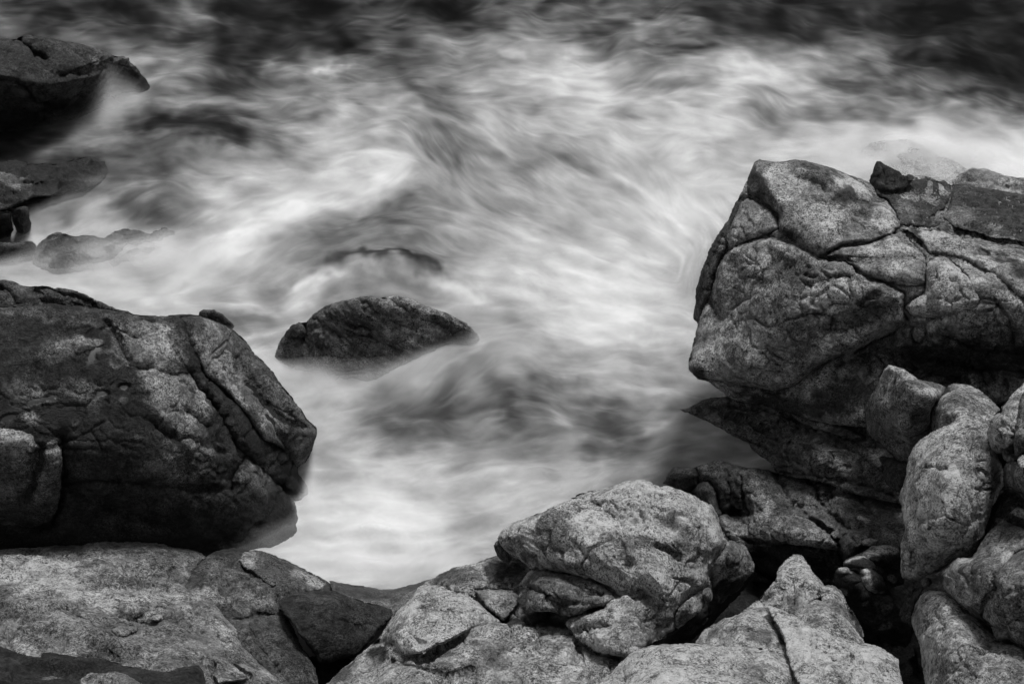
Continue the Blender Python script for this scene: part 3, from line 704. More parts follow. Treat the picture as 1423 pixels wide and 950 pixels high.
front = rock('boulder', [(-60, 850), (0, 790), (60, 740), (100, 700), (150, 655), (210, 630), (300, 613), (400, 609), (500, 606), (600, 618), (740, 622), (800, 620), (870, 635), (960, 660), (1040, 690), (1120, 750), (1180, 800), (1250, 850), (1300, 1300), (-100, 1300)],
     [(300, 614, 1.95), (800, 622, 1.95), (1100, 740, 1.95), (600, 830, 2.38), (100, 700, 1.85), (-30, 850, 1.85), (1200, 850, 2.0), (300, 760, 2.25), (800, 740, 2.25), (600, 1200, 2.7), (0, 1200, 2.3), (1250, 1200, 2.4)],
     'S3', 'broad pale rounded boulder at the bottom edge, right of the centre boulder', 'boulder', edge=.16, thick=.9, tone=0.351, fac=.6,
     patches=[('S3', 230, 710, 90, 50, 0, 0.494), ('S3', 600, 760, 160, 60, 0, 0.260), ('S3', 820, 780, 120, 60, 0, 0.221), ('S3', 450, 790, 100, 30, 0, 0.390), ('S3', 380, 720, 70, 40, 0, 0.260)],
     grooves=[(.05, .03, [(865, 635), (820, 690), (760, 760), (710, 820)]), (.04, .03, [(90, 700), (100, 770), (60, 830)])])

# ------------------------------------------------------------------ pointed rocks right of it
rock('pointed_rock', [(845, 370), (870, 335), (900, 300), (945, 255), (950, 205), (970, 175), (990, 150), (1040, 118), (1080, 125), (1110, 150), (1140, 210), (1190, 262), (1212, 295), (1200, 350), (1150, 380), (1100, 440), (1060, 520), (980, 520), (900, 480), (870, 420)],
     [(1050, 120, 1.35), (1200, 290, 1.35), (845, 370, 1.3), (950, 400, 1.65), (1060, 440, 1.68), (1050, 280, 1.65), (1150, 330, 1.5)],
     'S3', 'pale peaked rock standing tallest in the pointed cluster', 'rock', 'pointed rocks beside the centre boulder', edge=.09, thick=.8, tone=0.284, patches=[('S3', 1050, 370, 50, 90, 20, 0.149), ('S3', 900, 370, 60, 50, 0, 0.324), ('S3', 1150, 250, 50, 60, 0, 0.351)],
     grooves=[(.06, .025, [(945, 250), (950, 320), (955, 410)]), (.04, .03, [(1040, 180), (1010, 280), (1030, 360)])], ridges=[(.07, .12, [(1055, 130), (1090, 220), (1180, 300)])])
rock('pointed_rock', [(498, 605), (530, 545), (570, 515), (612, 490), (640, 470), (700, 455), (760, 430), (800, 395), (842, 360), (870, 380), (890, 420), (925, 490), (960, 550), (1000, 620), (1010, 700), (900, 700), (740, 690), (600, 680), (500, 660)],
     [(500, 605, 1.4), (842, 365, 1.38), (700, 600, 1.82), (960, 640, 1.85), (890, 430, 1.6), (640, 480, 1.6), (750, 500, 1.78)],
     'S3', 'grey rough triangular rock leaning left behind the front boulder', 'rock', 'pointed rocks beside the centre boulder', edge=.08, thick=.7, tone=0.270, patches=[('S3', 850, 560, 110, 50, 10, 0.121), ('S3', 640, 540, 80, 40, 0, 0.189), ('S3', 960, 560, 20, 80, -15, 0.050)])
rock('pointed_rock', [(1190, 350), (1188, 300), (1220, 284), (1270, 296), (1310, 335), (1330, 380), (1370, 440), (1400, 500), (1425, 570), (1380, 600), (1300, 520), (1200, 430)],
     [(1200, 300, 1.42), (1310, 340, 1.35), (1425, 570, 1.35), (1300, 420, 1.6), (1200, 400, 1.6)],
     'S3', 'grey rock shoulder hidden behind the peaked and curled rocks', 'rock', 'pointed rocks beside the centre boulder', edge=.08, thick=.5, tone=0.243, patches=[('S3', 1380, 480, 25, 90, -25, 0.050), ('S3', 1240, 320, 40, 25, 0, 0.365)], grooves=[(.08, .03, [(1320, 340), (1335, 420), (1370, 500)])])
rock('pointed_rock', [(1055, 445), (1085, 415), (1110, 392), (1140, 375), (1160, 367), (1220, 383), (1270, 420), (1330, 470), (1380, 540), (1425, 600), (1430, 660), (1300, 640), (1180, 580), (1080, 520)],
     [(1060, 445, 1.7), (1160, 370, 1.62), (1270, 422, 1.62), (1425, 600, 1.65), (1200, 480, 1.8), (1300, 560, 1.78)],
     'S3', 'smooth curled grey rock between the peaked rock and the cracked slab', 'rock', 'pointed rocks beside the centre boulder', edge=.09, thick=.5, tone=0.311, strata=.9)
rock('pointed_rock', [(1062, 840), (1075, 842), (1090, 848), (1106, 854), (1113, 863), (1131, 868), (1144, 875), (1165, 884), (1190, 893), (1221, 898), (1241, 910), (1249, 915), (1252, 937), (1256, 953), (1270, 1060), (1100, 1060), (1110, 950), (1093, 908), (1086, 880), (1072, 857)],
     [(1063, 841, 1.78), (1106, 855, 1.82), (1190, 893, 1.82), (1249, 915, 1.72), (1256, 953, 1.8), (1093, 905, 2.0), (1150, 935, 2.2), (1130, 890, 2.0), (1200, 1040, 2.5)],
     'P', 'pale flat sided slab with two thin cracks, ending in a point at its left', 'rock', 'pointed rocks beside the centre boulder', edge=.09, thick=.7, tone=0.419, fac=.6,
     patches=[('S3', 1150, 510, 90, 20, 15, 0.540), ('S2', 380, 870, 60, 90, 0, 0.324)],  # pale strip along the top edge is a painted lit rim
     grooves=[(.06, .02, [(1175, 522), (1165, 590), (1150, 650), (1118, 740)], 'S3'), (.05, .02, [(1410, 615), (1370, 690), (1330, 750), (1300, 830)], 'S3')])

# ------------------------------------------------------------------ dark shelf at the water, right of centre
shelf = rock('rock_shelf', [(240, 440), (255, 430), (300, 440), (340, 452), (400, 462), (480, 478), (540, 490), (620, 505), (700, 520), (800, 540), (960, 580), (1000, 700), (980, 790), (860, 790), (800, 800), (740, 900), (400, 900), (300, 830), (180, 640), (150, 580), (100, 550), (180, 458)],
     [(255, 432, .88), (150, 470, .75), (540, 490, .78), (390, 560, .98), (330, 645, .62), (440, 640, .95), (300, 660, .66), (500, 700, 1.05), (700, 760, 1.05), (700, 600, 1.05), (950, 600, 1.08), (950, 740, 1.25), (400, 745, .8), (720, 820, .8), (450, 830, .5), (180, 570, .5), (270, 520, .85)],
     'T7', 'low dark jointed shelf reaching into the water behind the centre boulder', 'rock', wet=.28, edge=.07, thick=.8, tone=.105, fac=.7,
     patches=[('T7', 440, 600, 60, 50, 30, 0.195), ('T7', 810, 665, 25, 8, 10, 0.450), ('T7', 770, 545, 60, 8, 12, 0.360), ('T7', 560, 840, 200, 60, 5, 0.020), ('T7', 300, 560, 60, 80, 0, 0.050)],
     grooves=[(.10, .035, [(480, 485), (520, 550), (560, 610), (620, 660), (690, 710), (715, 760)]), (.12, .035, [(610, 515), (645, 570), (662, 605), (700, 565)]), (.07, .03, [(555, 605), (640, 615), (700, 640), (770, 695)]),
              (.07, .03, [(800, 575), (850, 640), (900, 680), (950, 720)]), (.10, .03, [(240, 520), (265, 570), (285, 640)]), (.06, .03, [(300, 480), (315, 560), (320, 640)]), (.06, .03, [(345, 500), (365, 570), (380, 640)]), (.05, .03, [(710, 545), (780, 560), (830, 580)])])
rock('knob', [(55, 520), (70, 505), (80, 480), (95, 463), (140, 460), (180, 462), (192, 490), (190, 530), (160, 555), (120, 548), (90, 530)], None, 'T7', parent=shelf, lift=.10, edge=.10, thick=.3, tone=0.040, patches=[('T7', 130, 468, 50, 8, 0, 0.060)])
rock('knob', [(160, 555), (175, 535), (200, 515), (230, 513), (250, 535), (265, 580), (280, 640), (265, 655), (220, 610)], None, 'T7', parent=shelf, lift=.08, edge=.10, thick=.3, tone=0.055)
rock('slab', [(268, 655), (290, 646), (340, 643), (400, 640), (420, 628), (460, 628), (500, 632), (560, 640), (600, 652), (650, 685), (690, 715), (716, 745), (718, 775), (640, 765), (560, 755), (500, 745), (400, 735), (330, 722), (290, 705), (272, 680)],
     None, 'T7', parent=shelf, joint=False, lift=.03, drop=.06, edge=.05, thick=.2, fac=.3, tone=0.15, strata=1.4, sdir=(.1, .4, .9), patches=[('T7', 560, 735, 120, 20, 5, 0.330), ('T7', 400, 680, 120, 20, 0, 0.150)])
rock('block', [(290, 708), (400, 742), (500, 752), (640, 772), (716, 782), (735, 800), (740, 850), (600, 900), (480, 880), (400, 840), (340, 770)],
     [(290, 708, .72), (716, 782, .95), (500, 752, .92), (740, 850, .7), (480, 860, .5), (380, 790, .55)], 'T7', parent=shelf, edge=.05, thick=.3, tone=.04, strata=1.5, sdir=(.1, .3, .9))
rock('stone', [(690, 712), (700, 700), (716, 696), (727, 706), (722, 722), (706, 731)], [(690, 712, 1.14), (727, 706, 1.14), (706, 730, 1.16)], 'T7', 'tiny grey stone lodged in a joint of the dark shelf', 'stone', edge=.04, thick=.12, tone=0.150, step=1.3, fac=.3, rough=.5)
rock('stone', [(722, 740), (735, 715), (762, 700), (800, 702), (840, 706), (850, 725), (820, 740), (800, 765), (775, 795), (745, 800), (728, 775)], [(730, 720, 1.12), (840, 706, 1.22), (750, 795, 1.1), (780, 740, 1.25)],
     'T7', 'dark angular stone at the right foot of the shelf, above the pale capped block', 'stone', edge=.06, thick=.3, tone=0.075)
rock('stone', [(808, 742), (818, 730), (845, 727), (868, 735), (862, 750), (840, 756), (815, 757)], [(808, 742, 1.28), (868, 735, 1.3), (840, 755, 1.3)], 'T7', 'flat grey pebble resting beside the pale capped block', 'stone', edge=.04, thick=.12, tone=0.165, step=1.3, fac=.3, rough=.5)

rock('rock', [(125, 292), (135, 275), (160, 255), (200, 240), (230, 225), (280, 193), (350, 190), (430, 192), (450, 230), (460, 400), (400, 420), (330, 360), (260, 330), (180, 310), (130, 305)],
     [(280, 195, 1.3), (130, 300, 1.3), (440, 200, 1.4), (300, 280, 1.42), (430, 380, 1.1), (200, 300, 1.38), (360, 340, 1.15)],
     'S2', 'dark block with a pale cap at the foot of the tall boulder', 'rock', 'pale capped dark blocks', edge=.07, thick=.5, tone=0.040, patches=[('S2', 200, 265, 80, 22, -20, 0.360), ('S2', 330, 215, 110, 28, 0, 0.330), ('S2', 400, 380, 30, 20, 0, 0.150)], grooves=[(.1, .04, [(260, 270), (300, 300), (360, 320)])])  # cap tone raised to make up for the shade it sits in
rock('rock', [(75, 362), (80, 335), (95, 315), (130, 308), (200, 314), (250, 315), (290, 325), (330, 352), (355, 395), (372, 440), (400, 500), (470, 590), (500, 650), (500, 710), (470, 750), (400, 730), (330, 690), (270, 660), (235, 640), (200, 560), (150, 480), (85, 420)],
     [(90, 320, 1.42), (290, 330, 1.42), (370, 450, 1.25), (490, 740, .85), (220, 520, 1.05), (270, 640, .85), (80, 410, 1.2), (230, 400, 1.38), (380, 600, 1.0)],
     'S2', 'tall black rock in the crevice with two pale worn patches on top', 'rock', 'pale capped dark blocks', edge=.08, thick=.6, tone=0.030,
     patches=[('S2', 280, 370, 80, 28, 50, 0.330), ('S2', 300, 430, 60, 14, 0, 0.255), ('S2', 140, 330, 70, 20, 0, 0.255), ('S2', 360, 620, 40, 20, -30, 0.150), ('S2', 370, 520, 25, 25, 0, 0.080), ('S2', 250, 480, 20, 14, 0, 0.150), ('S2', 130, 440, 30, 25, 0, 0.300)],  # pale patches made lighter to counter the shade in the crevice
     grooves=[(.12, .04, [(200, 330), (240, 410), (290, 450), (350, 455)])])

# ------------------------------------------------------------------ dark wedge slab below the outcrop
wed = rock('rock_slab', [(108, 238), (130, 240), (150, 237), (180, 222), (200, 208), (250, 196), (320, 192), (420, 195), (500, 200), (560, 210), (640, 225), (720, 245), (820, 280), (900, 330), (960, 400), (1000, 500), (1000, 600), (960, 600), (880, 582), (780, 557), (700, 527), (620, 507), (530, 492), (482, 477), (465, 445), (420, 415), (392, 390), (380, 365), (320, 340), (270, 310), (230, 290), (170, 262)],
     [(108, 238, 1.1), (320, 215, 1.25), (560, 258, 1.28), (820, 320, 1.4), (390, 385, .88), (480, 475, .9), (530, 490, .92), (700, 525, 1.08), (900, 580, 1.25), (600, 400, 1.25), (850, 450, 1.38), (300, 270, 1.2), (960, 420, 1.35)],
     'T7', 'long black blade of rock pointing left over the water under the outcrop', 'rock', edge=.06, thick=.5, tone=.105, strata=1.8, sdir=(-.25, .3, .9),
     grooves=[(.08, .03, [(470, 480), (600, 485), (700, 500), (800, 525), (930, 572)]), (.05, .03, [(250, 240), (400, 290), (500, 350), (700, 420)]), (.05, .03, [(380, 365), (480, 400), (640, 470)])],
     patches=[('T7', 620, 330, 160, 30, 15, .06), ('T7', 300, 225, 120, 12, 8, .07)])
rock('plate', [(520, 250), (580, 256), (640, 270), (700, 288), (760, 310), (815, 335), (825, 352), (790, 362), (720, 345), (640, 318), (570, 290)], None, 'T7', parent=wed, lift=.06, edge=.05, thick=.15, tone=.12, strata=1.2, sdir=(-.2, .3, .9))
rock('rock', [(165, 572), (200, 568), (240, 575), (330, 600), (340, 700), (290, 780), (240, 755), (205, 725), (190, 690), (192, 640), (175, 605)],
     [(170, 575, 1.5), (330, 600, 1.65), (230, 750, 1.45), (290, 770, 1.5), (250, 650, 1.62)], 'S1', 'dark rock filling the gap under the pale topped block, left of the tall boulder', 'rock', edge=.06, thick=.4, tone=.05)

# ------------------------------------------------------------------ the outcrop on the right
oc = rock('rock_outcrop', [(62, 750), (62, 735), (70, 690), (85, 640), (95, 590), (78, 585), (80, 550), (88, 520), (95, 470), (120, 400), (150, 330), (190, 270), (215, 210), (245, 150), (265, 105), (275, 82), (290, 74), (330, 80), (360, 83), (410, 74), (450, 82), (500, 95), (560, 115), (640, 145), (665, 165), (720, 138), (790, 125), (830, 128), (865, 142), (905, 160), (915, 152), (960, 150), (1000, 165), (1040, 170), (1100, 180), (1142, 188), (1400, 240), (1900, 330), (1900, 950), (1142, 860), (1060, 860), (980, 870), (880, 900), (800, 920), (700, 960), (640, 935), (600, 935), (500, 920), (400, 892), (300, 862), (215, 855), (180, 830), (130, 790), (90, 778)],
     [(62, 740, 1.6), (130, 790, 1.5), (300, 860, 1.42), (500, 920, 1.5), (640, 930, 1.6), (285, 72, 3.0), (500, 92, 3.1), (655, 165, 2.85), (830, 130, 2.6), (1142, 188, 2.5), (100, 590, 1.75), (150, 400, 2.3), (230, 200, 2.75), (350, 250, 2.85), (500, 350, 2.85), (300, 500, 2.45), (450, 650, 2.2), (250, 750, 1.8), (600, 450, 2.8), (700, 600, 2.45), (820, 480, 2.85), (820, 350, 2.95), (870, 280, 2.78), (1000, 330, 2.9), (1142, 400, 3.0), (1142, 550, 2.95), (950, 600, 2.7), (1142, 700, 2.4), (800, 750, 2.1), (1100, 840, 1.95), (900, 790, 1.95), (650, 800, 1.9), (1800, 350, 2.8), (1800, 900, 2.4)],
     'T6', 'massive cracked outcrop of pale and dark blocks filling the upper right', 'rock', edge=.14, thick=2.6, tone=0.163,
     patches=[('T6', 950, 720, 280, 80, 3, 0.028), ('T6', 620, 830, 190, 60, 0, 0.050), ('T6', 400, 860, 200, 30, 8, 0.035), ('T6', 1040, 470, 140, 50, 25, 0.276), ('T6', 950, 590, 90, 30, 0, 0.259), ('T6', 1100, 460, 40, 40, 0, 0.040), ('T6', 130, 480, 40, 130, 15, 0.060), ('T6', 830, 600, 60, 25, 0, 0.276), ('T6', 1090, 640, 50, 60, 0, 0.090), ('T6', 660, 700, 120, 40, -20, 0.070)],  # dark underside and left side: shade put into the tone
     grooves=[(.09, .05, [(1060, 545), (1090, 575), (1100, 610), (1105, 655)]), (.07, .05, [(700, 690), (850, 720), (1000, 750), (1142, 760)]), (.06, .05, [(900, 640), (1000, 690), (1142, 700)]), (.08, .04, [(760, 580), (780, 600), (860, 590)]), (.06, .04, [(540, 740), (640, 700), (720, 650)]),
              (.06, .04, [(980, 420), (1060, 470), (1142, 510)])], fac=.7, rough=.8)
rock('slab', [(78, 588), (84, 520), (93, 470), (118, 400), (148, 330), (188, 270), (212, 212), (235, 195), (235, 230), (200, 290), (190, 350), (160, 400), (145, 450), (132, 520), (105, 590), (92, 603)], None, 'T6', parent=oc, lift=-.02, edge=.10, thick=.4, tone=0.045)  # left-facing slab, its shade painted in as a dark tone
rock('block', [(250, 160), (262, 110), (275, 82), (290, 73), (330, 80), (360, 83), (410, 74), (450, 82), (500, 94), (560, 116), (620, 150), (655, 178), (662, 198), (700, 205), (722, 232), (738, 270), (740, 290), (720, 312), (650, 338), (560, 347), (500, 380), (470, 378), (420, 348), (368, 320), (350, 290), (352, 250), (330, 228), (290, 205), (258, 185)],
     None, 'T6', parent=oc, lift=.12, edge=.16, thick=.5, tone=0.150,
     patches=[('T6', 560, 150, 90, 20, 25, 0.454), ('T6', 700, 250, 35, 50, 0, 0.389), ('T6', 500, 250, 90, 60, 0, 0.259), ('T6', 460, 120, 70, 35, 0, 0.080), ('T6', 560, 190, 40, 25, 0, 0.060), ('T6', 290, 150, 40, 60, -20, 0.045), ('T6', 390, 320, 30, 30, 0, 0.050), ('T6', 380, 150, 60, 60, 0, 0.276)],  # right-facing tops lightened, left face darkened: painted light and shade
     grooves=[(.06, .04, [(600, 215), (650, 220), (680, 210)])],
     ridges=[(.10, .14, [(285, 110), (330, 180), (370, 240), (365, 290)])])
rock('block', [(190, 345), (192, 310), (205, 270), (228, 212), (250, 197), (275, 203), (300, 217), (330, 236), (350, 272), (352, 298), (320, 314), (285, 324), (250, 337), (215, 352), (192, 364)], None, 'T6', parent=oc, lift=.08, edge=.10, thick=.3, tone=0.188)
rock('block', [(133, 520), (145, 465), (155, 425), (165, 400), (185, 372), (215, 358), (260, 342), (300, 326), (330, 325), (370, 337), (430, 367), (490, 392), (570, 402), (590, 415), (602, 436), (640, 456), (690, 468), (715, 480), (760, 505), (755, 560), (765, 600), (720, 630), (660, 655), (600, 690), (520, 716), (460, 757), (400, 803), (340, 818), (250, 802), (190, 792), (130, 780), (90, 775), (63, 752), (63, 735), (72, 690), (85, 640), (105, 560), (125, 528), (150, 560), (170, 582)],
     None, 'T6', parent=oc, lift=.12, edge=.13, thick=.5, tone=0.175,
     patches=[('T6', 520, 510, 110, 40, -10, 0.341), ('T6', 690, 540, 60, 50, 0, 0.276), ('T6', 300, 370, 120, 30, -5, 0.292), ('T6', 600, 590, 140, 40, -20, 0.090), ('T6', 560, 650, 110, 20, -25, 0.324), ('T6', 90, 760, 40, 25, 30, 0.040), ('T6', 250, 600, 130, 60, 0, 0.227), ('T6', 420, 440, 100, 40, 10, 0.100)],
     grooves=[(.06, .03, [(420, 520), (440, 490), (500, 465), (600, 450)]), (.05, .03, [(430, 560), (470, 575), (520, 540), (600, 540), (660, 510)]), (.10, .05, [(120, 520), (145, 550), (172, 585)]), (.04, .03, [(670, 640), (730, 620), (760, 590)])])
rock('block', [(497, 387), (520, 370), (560, 352), (640, 345), (722, 310), (745, 305), (770, 325), (800, 360), (826, 390), (825, 472), (800, 480), (740, 478), (700, 468), (640, 448), (605, 425), (565, 395)],
     None, 'T6', parent=oc, lift=.06, edge=.11, thick=.3, tone=0.163, patches=[('T6', 660, 370, 60, 25, 0, 0.292), ('T6', 740, 350, 50, 25, 30, 0.324), ('T6', 560, 380, 60, 20, 20, 0.050), ('T6', 740, 440, 60, 20, 0, 0.276)], grooves=[(.07, .05, [(580, 400), (660, 400), (760, 395), (820, 400)])])
rock('block', [(760, 548), (765, 540), (790, 520), (820, 505), (828, 470), (825, 430), (838, 400), (858, 386), (885, 385), (930, 420), (970, 470), (985, 500), (1003, 525), (985, 548), (920, 566), (860, 580), (800, 578), (775, 570)],
     None, 'T6', parent=oc, lift=.13, edge=.12, thick=.3, tone=0.275, patches=[('T6', 920, 450, 40, 50, 0, 0.486), ('T6', 800, 540, 40, 25, -20, 0.454), ('T6', 940, 530, 50, 14, 0, 0.324)], grooves=[(.05, .03, [(830, 540), (850, 500), (860, 460)])])
rock('slab', [(740, 292), (770, 290), (810, 297), (850, 302), (920, 312), (1000, 337), (1142, 364), (1500, 430), (1500, 680), (1142, 528), (1100, 490), (1050, 445), (960, 402), (900, 385), (838, 378), (820, 350), (780, 315)],
     None, 'T6', parent=oc, lift=.07, edge=.10, thick=.3, tone=0.200,
     patches=[('T6', 860, 325, 60, 20, 10, 0.373), ('T6', 1020, 370, 30, 12, 30, .045, 1.215), ('T6', 1100, 420, 60, 30, 35, 0.040), ('T6', 1000, 400, 80, 20, 25, 0.324), ('T6', 790, 325, 20, 30, -40, 0.050)], grooves=[(.07, .03, [(850, 378), (900, 382), (940, 392), (1000, 420)])])
rock('slab', [(664, 168), (700, 155), (790, 140), (830, 131), (862, 146), (885, 140), (905, 152), (912, 180), (900, 200), (885, 235), (860, 245), (838, 262), (870, 290), (800, 290), (745, 285), (728, 245), (700, 202), (668, 190)],
     None, 'T6', parent=oc, lift=.02, edge=.09, thick=.3, tone=.055, patches=[('T6', 850, 160, 60, 25, 10, 0.027), ('T6', 760, 160, 90, 18, 0, 0.030), ('T6', 760, 230, 50, 30, 0, 0.116)], grooves=[(.06, .03, [(840, 150), (835, 190), (860, 215)]), (.06, .03, [(870, 150), (880, 175), (905, 185)])])
rock('slab', [(916, 153), (960, 150), (1000, 165), (1040, 170), (1100, 181), (1142, 189), (1400, 240), (1600, 290), (1600, 450), (1400, 410), (1142, 345), (1060, 330), (1000, 315), (930, 300), (910, 285), (880, 262), (895, 235), (905, 210)],
     None, 'T6', parent=oc, lift=.07, edge=.10, thick=.3, tone=.055, patches=[('T6', 940, 240, 50, 40, 0, 0.127), ('T6', 1070, 320, 60, 16, 10, 0.136), ('T6', 1050, 200, 100, 25, 10, 0.030)], grooves=[(.05, .03, [(1030, 170), (1080, 190), (1142, 215)])])
rock('stone', [(783, 640), (788, 612), (803, 600), (822, 603), (827, 625), (822, 650), (806, 663), (790, 658)], None, 'T6', parent=oc, lift=.05, edge=.05, thick=.1, tone=0.163, rough=.5, fac=.3, grooves=[(.03, .015, [(803, 603), (803, 660)]), (.03, .015, [(785, 632), (826, 628)])], step=1.3)
rock('pointed_rock', [(692, 848), (700, 830), (715, 795), (732, 755), (760, 770), (790, 785), (835, 805), (860, 825), (900, 850), (870, 880), (800, 900), (760, 905), (705, 890)],
     [(692, 848, 2.75), (732, 757, 2.95), (885, 840, 2.8), (760, 870, 2.92), (780, 905, 2.85)], 'W3', 'small black three-sided rock perched on the rear rim of the outcrop', 'rock', edge=.05, thick=.4, tone=0.028, step=1.5, rough=.5)
rock('stone', [(862, 826), (880, 819), (902, 824), (908, 838), (900, 850), (875, 848)], [(862, 828, 2.78), (905, 830, 2.78), (885, 848, 2.82)], 'W3', 'little dark pebble right beside the black three-sided rock', 'stone', edge=.04, thick=.15, tone=0.035, step=1.2, rough=.4, fac=.4)

# ------------------------------------------------------------------ blocks on the right
rock('block', [(83, 310), (88, 290), (120, 240), (150, 180), (170, 135), (190, 95), (215, 65), (260, 72), (320, 100), (350, 120), (380, 145), (440, 158), (500, 172), (535, 188), (530, 205), (500, 240), (475, 270), (450, 300), (442, 370), (445, 425), (400, 490), (370, 530), (340, 580), (325, 606), (270, 592), (210, 545), (180, 505), (130, 480), (95, 430), (88, 370)],
     [(215, 65, 2.48), (85, 300, 1.98), (90, 430, 1.85), (325, 600, 1.78), (210, 540, 1.78), (470, 240, 2.68), (330, 180, 2.68), (530, 190, 2.4), (400, 450, 2.2), (230, 250, 2.45), (250, 420, 2.2)],
     'S1', 'angular block with a pale peaked top leaning on the outcrop', 'rock', edge=.09, thick=.7, tone=0.124, fac=.7,
     patches=[('S1', 270, 100, 90, 35, 25, 0.390), ('S1', 430, 215, 70, 14, 15, 0.364), ('S1', 250, 160, 50, 50, 0, 0.234), ('S1', 380, 330, 50, 70, 0, 0.040), ('S1', 440, 170, 70, 14, 12, 0.221), ('S1', 280, 410, 40, 18, -10, 0.182), ('S1', 320, 470, 30, 20, 0, 0.169), ('S1', 120, 380, 50, 120, 0, 0.070)],  # peaked top lightened and right face darkened, the lighting painted into the tone
     grooves=[(.05, .04, [(215, 330), (290, 310), (380, 330)]), (.05, .04, [(240, 440), (320, 450), (400, 440)]), (.06, .04, [(400, 180), (440, 200), (490, 215)])],
     ridges=[(.10, .12, [(220, 75), (290, 120), (330, 185), (400, 210), (475, 235)]), (.07, .1, [(210, 310), (260, 290), (320, 285)]), (.08, .12, [(225, 405), (300, 390), (380, 395)])])
rock('rock', [(447, 330), (452, 300), (475, 265), (500, 225), (520, 205), (540, 184), (570, 170), (640, 174), (670, 180), (700, 197), (750, 230), (790, 265), (830, 308), (835, 350), (800, 420), (700, 440), (600, 440), (500, 470), (445, 440), (442, 380)],
     [(570, 172, 2.42), (447, 400, 2.3), (830, 310, 2.55), (700, 200, 2.42), (770, 385, 2.6), (600, 290, 2.68), (500, 430, 2.4), (460, 290, 2.4)],
     'S1', 'round shouldered mottled rock sitting behind the top of the tall boulder', 'rock', edge=.09, thick=.6, tone=0.182, patches=[('S1', 640, 190, 90, 14, 8, 0.325), ('S1', 530, 210, 30, 25, 0, 0.040), ('S1', 750, 350, 40, 20, 0, 0.260), ('S1', 500, 380, 50, 30, 0, 0.221)])
rock('boulder', [(1262, 634), (1268, 624), (1272, 618), (1281, 609), (1296, 599), (1316, 592), (1329, 583), (1334, 578), (1344, 578), (1357, 583), (1372, 588), (1377, 600), (1382, 618), (1386, 630), (1392, 645), (1395, 660), (1395, 674), (1387, 690), (1378, 705), (1374, 722), (1370, 733), (1365, 750), (1355, 768), (1350, 773), (1332, 774), (1317, 786), (1292, 798), (1279, 803), (1266, 806), (1254, 803), (1251, 793), (1251, 760), (1257, 735), (1254, 712), (1249, 695), (1253, 678), (1258, 662)],
     [(1340, 580, 2.78), (1271, 621, 2.4), (1250, 695, 2.15), (1254, 800, 1.85), (1330, 775, 2.15), (1392, 660, 2.6), (1320, 650, 2.85), (1310, 730, 2.55), (1374, 722, 2.38), (1360, 620, 2.85)],
     'P', 'tall oval boulder speckled with pale lichen standing right of the blocks', 'boulder', edge=.16, thick=1.1, tone=0.286, fac=.5,
     patches=[('S1', 430, 520, 60, 40, 0, 0.429), ('S1', 560, 660, 60, 30, 0, 0.468), ('S1', 400, 720, 30, 22, 0, 0.520), ('S1', 700, 640, 90, 50, 0, 0.221), ('S1', 790, 700, 40, 110, 0, 0.169), ('S2', 600, 250, 90, 50, 0, 0.195), ('S1', 750, 520, 40, 40, 0, 0.080), ('S2', 760, 130, 110, 60, -20, 0.390), ('S1', 680, 390, 90, 30, 0, 0.195)],
     grooves=[(.05, .03, [(540, 70), (580, 45), (630, 30)], 'S2'), (.05, .03, [(560, 600), (640, 560), (700, 520)], 'S1'), (.05, .03, [(450, 200), (520, 240), (500, 330)], 'S2')])
edge_b = rock('boulder', [(740, 475), (755, 440), (775, 395), (795, 350), (830, 312), (870, 260), (920, 205), (962, 165), (1100, 50), (1500, -50), (1500, 500), (1100, 520), (962, 545), (935, 580), (905, 595), (870, 600), (850, 590), (840, 553), (805, 552), (780, 535), (755, 510)],
     [(962, 165, 3.0), (745, 475, 2.78), (850, 420, 3.05), (805, 550, 2.8), (1100, 300, 3.3), (930, 580, 2.88), (1400, 0, 3.3), (1400, 450, 3.5)],
     'S1', 'pale rough boulder leaning in from the right edge above the tall oval one', 'boulder', edge=.09, thick=.7, tone=0.364, patches=[('S1', 880, 540, 50, 50, 0, 0.060), ('S1', 840, 330, 60, 60, -40, 0.260), ('S1', 850, 460, 50, 50, 0, 0.494)])
rock('slab', [(945, 235), (962, 215), (1100, 120), (1400, 50), (1400, 480), (1100, 500), (962, 540), (935, 575), (912, 570), (905, 520), (908, 460), (925, 350)], None, 'S1', parent=edge_b, lift=.07, edge=.07, thick=.3, tone=0.130)
rock('stone', [(926, 597), (935, 575), (962, 557), (1040, 530), (1150, 560), (1150, 640), (1040, 670), (962, 645), (940, 625)], [(926, 597, 3.05), (962, 560, 3.05), (1100, 600, 3.2), (962, 640, 3.1)], 'S1', 'small pale stone at the right edge under the leaning boulder', 'stone', edge=.05, thick=.3, tone=0.286)
rock('rock', [(846, 640), (855, 615), (882, 593), (920, 598), (962, 625), (1100, 640), (1300, 680), (1300, 850), (1100, 850), (962, 805), (930, 775), (895, 745), (855, 732), (845, 705), (852, 670)],
     [(882, 597, 2.82), (848, 720, 2.6), (960, 800, 2.62), (950, 700, 2.95), (1200, 750, 3.1), (1200, 840, 2.9)], 'S1', 'dark squared rock at the right edge beneath the small pale stone', 'rock', edge=.08, thick=.5, tone=0.130, patches=[('S1', 870, 630, 25, 30, 0, 0.260)])
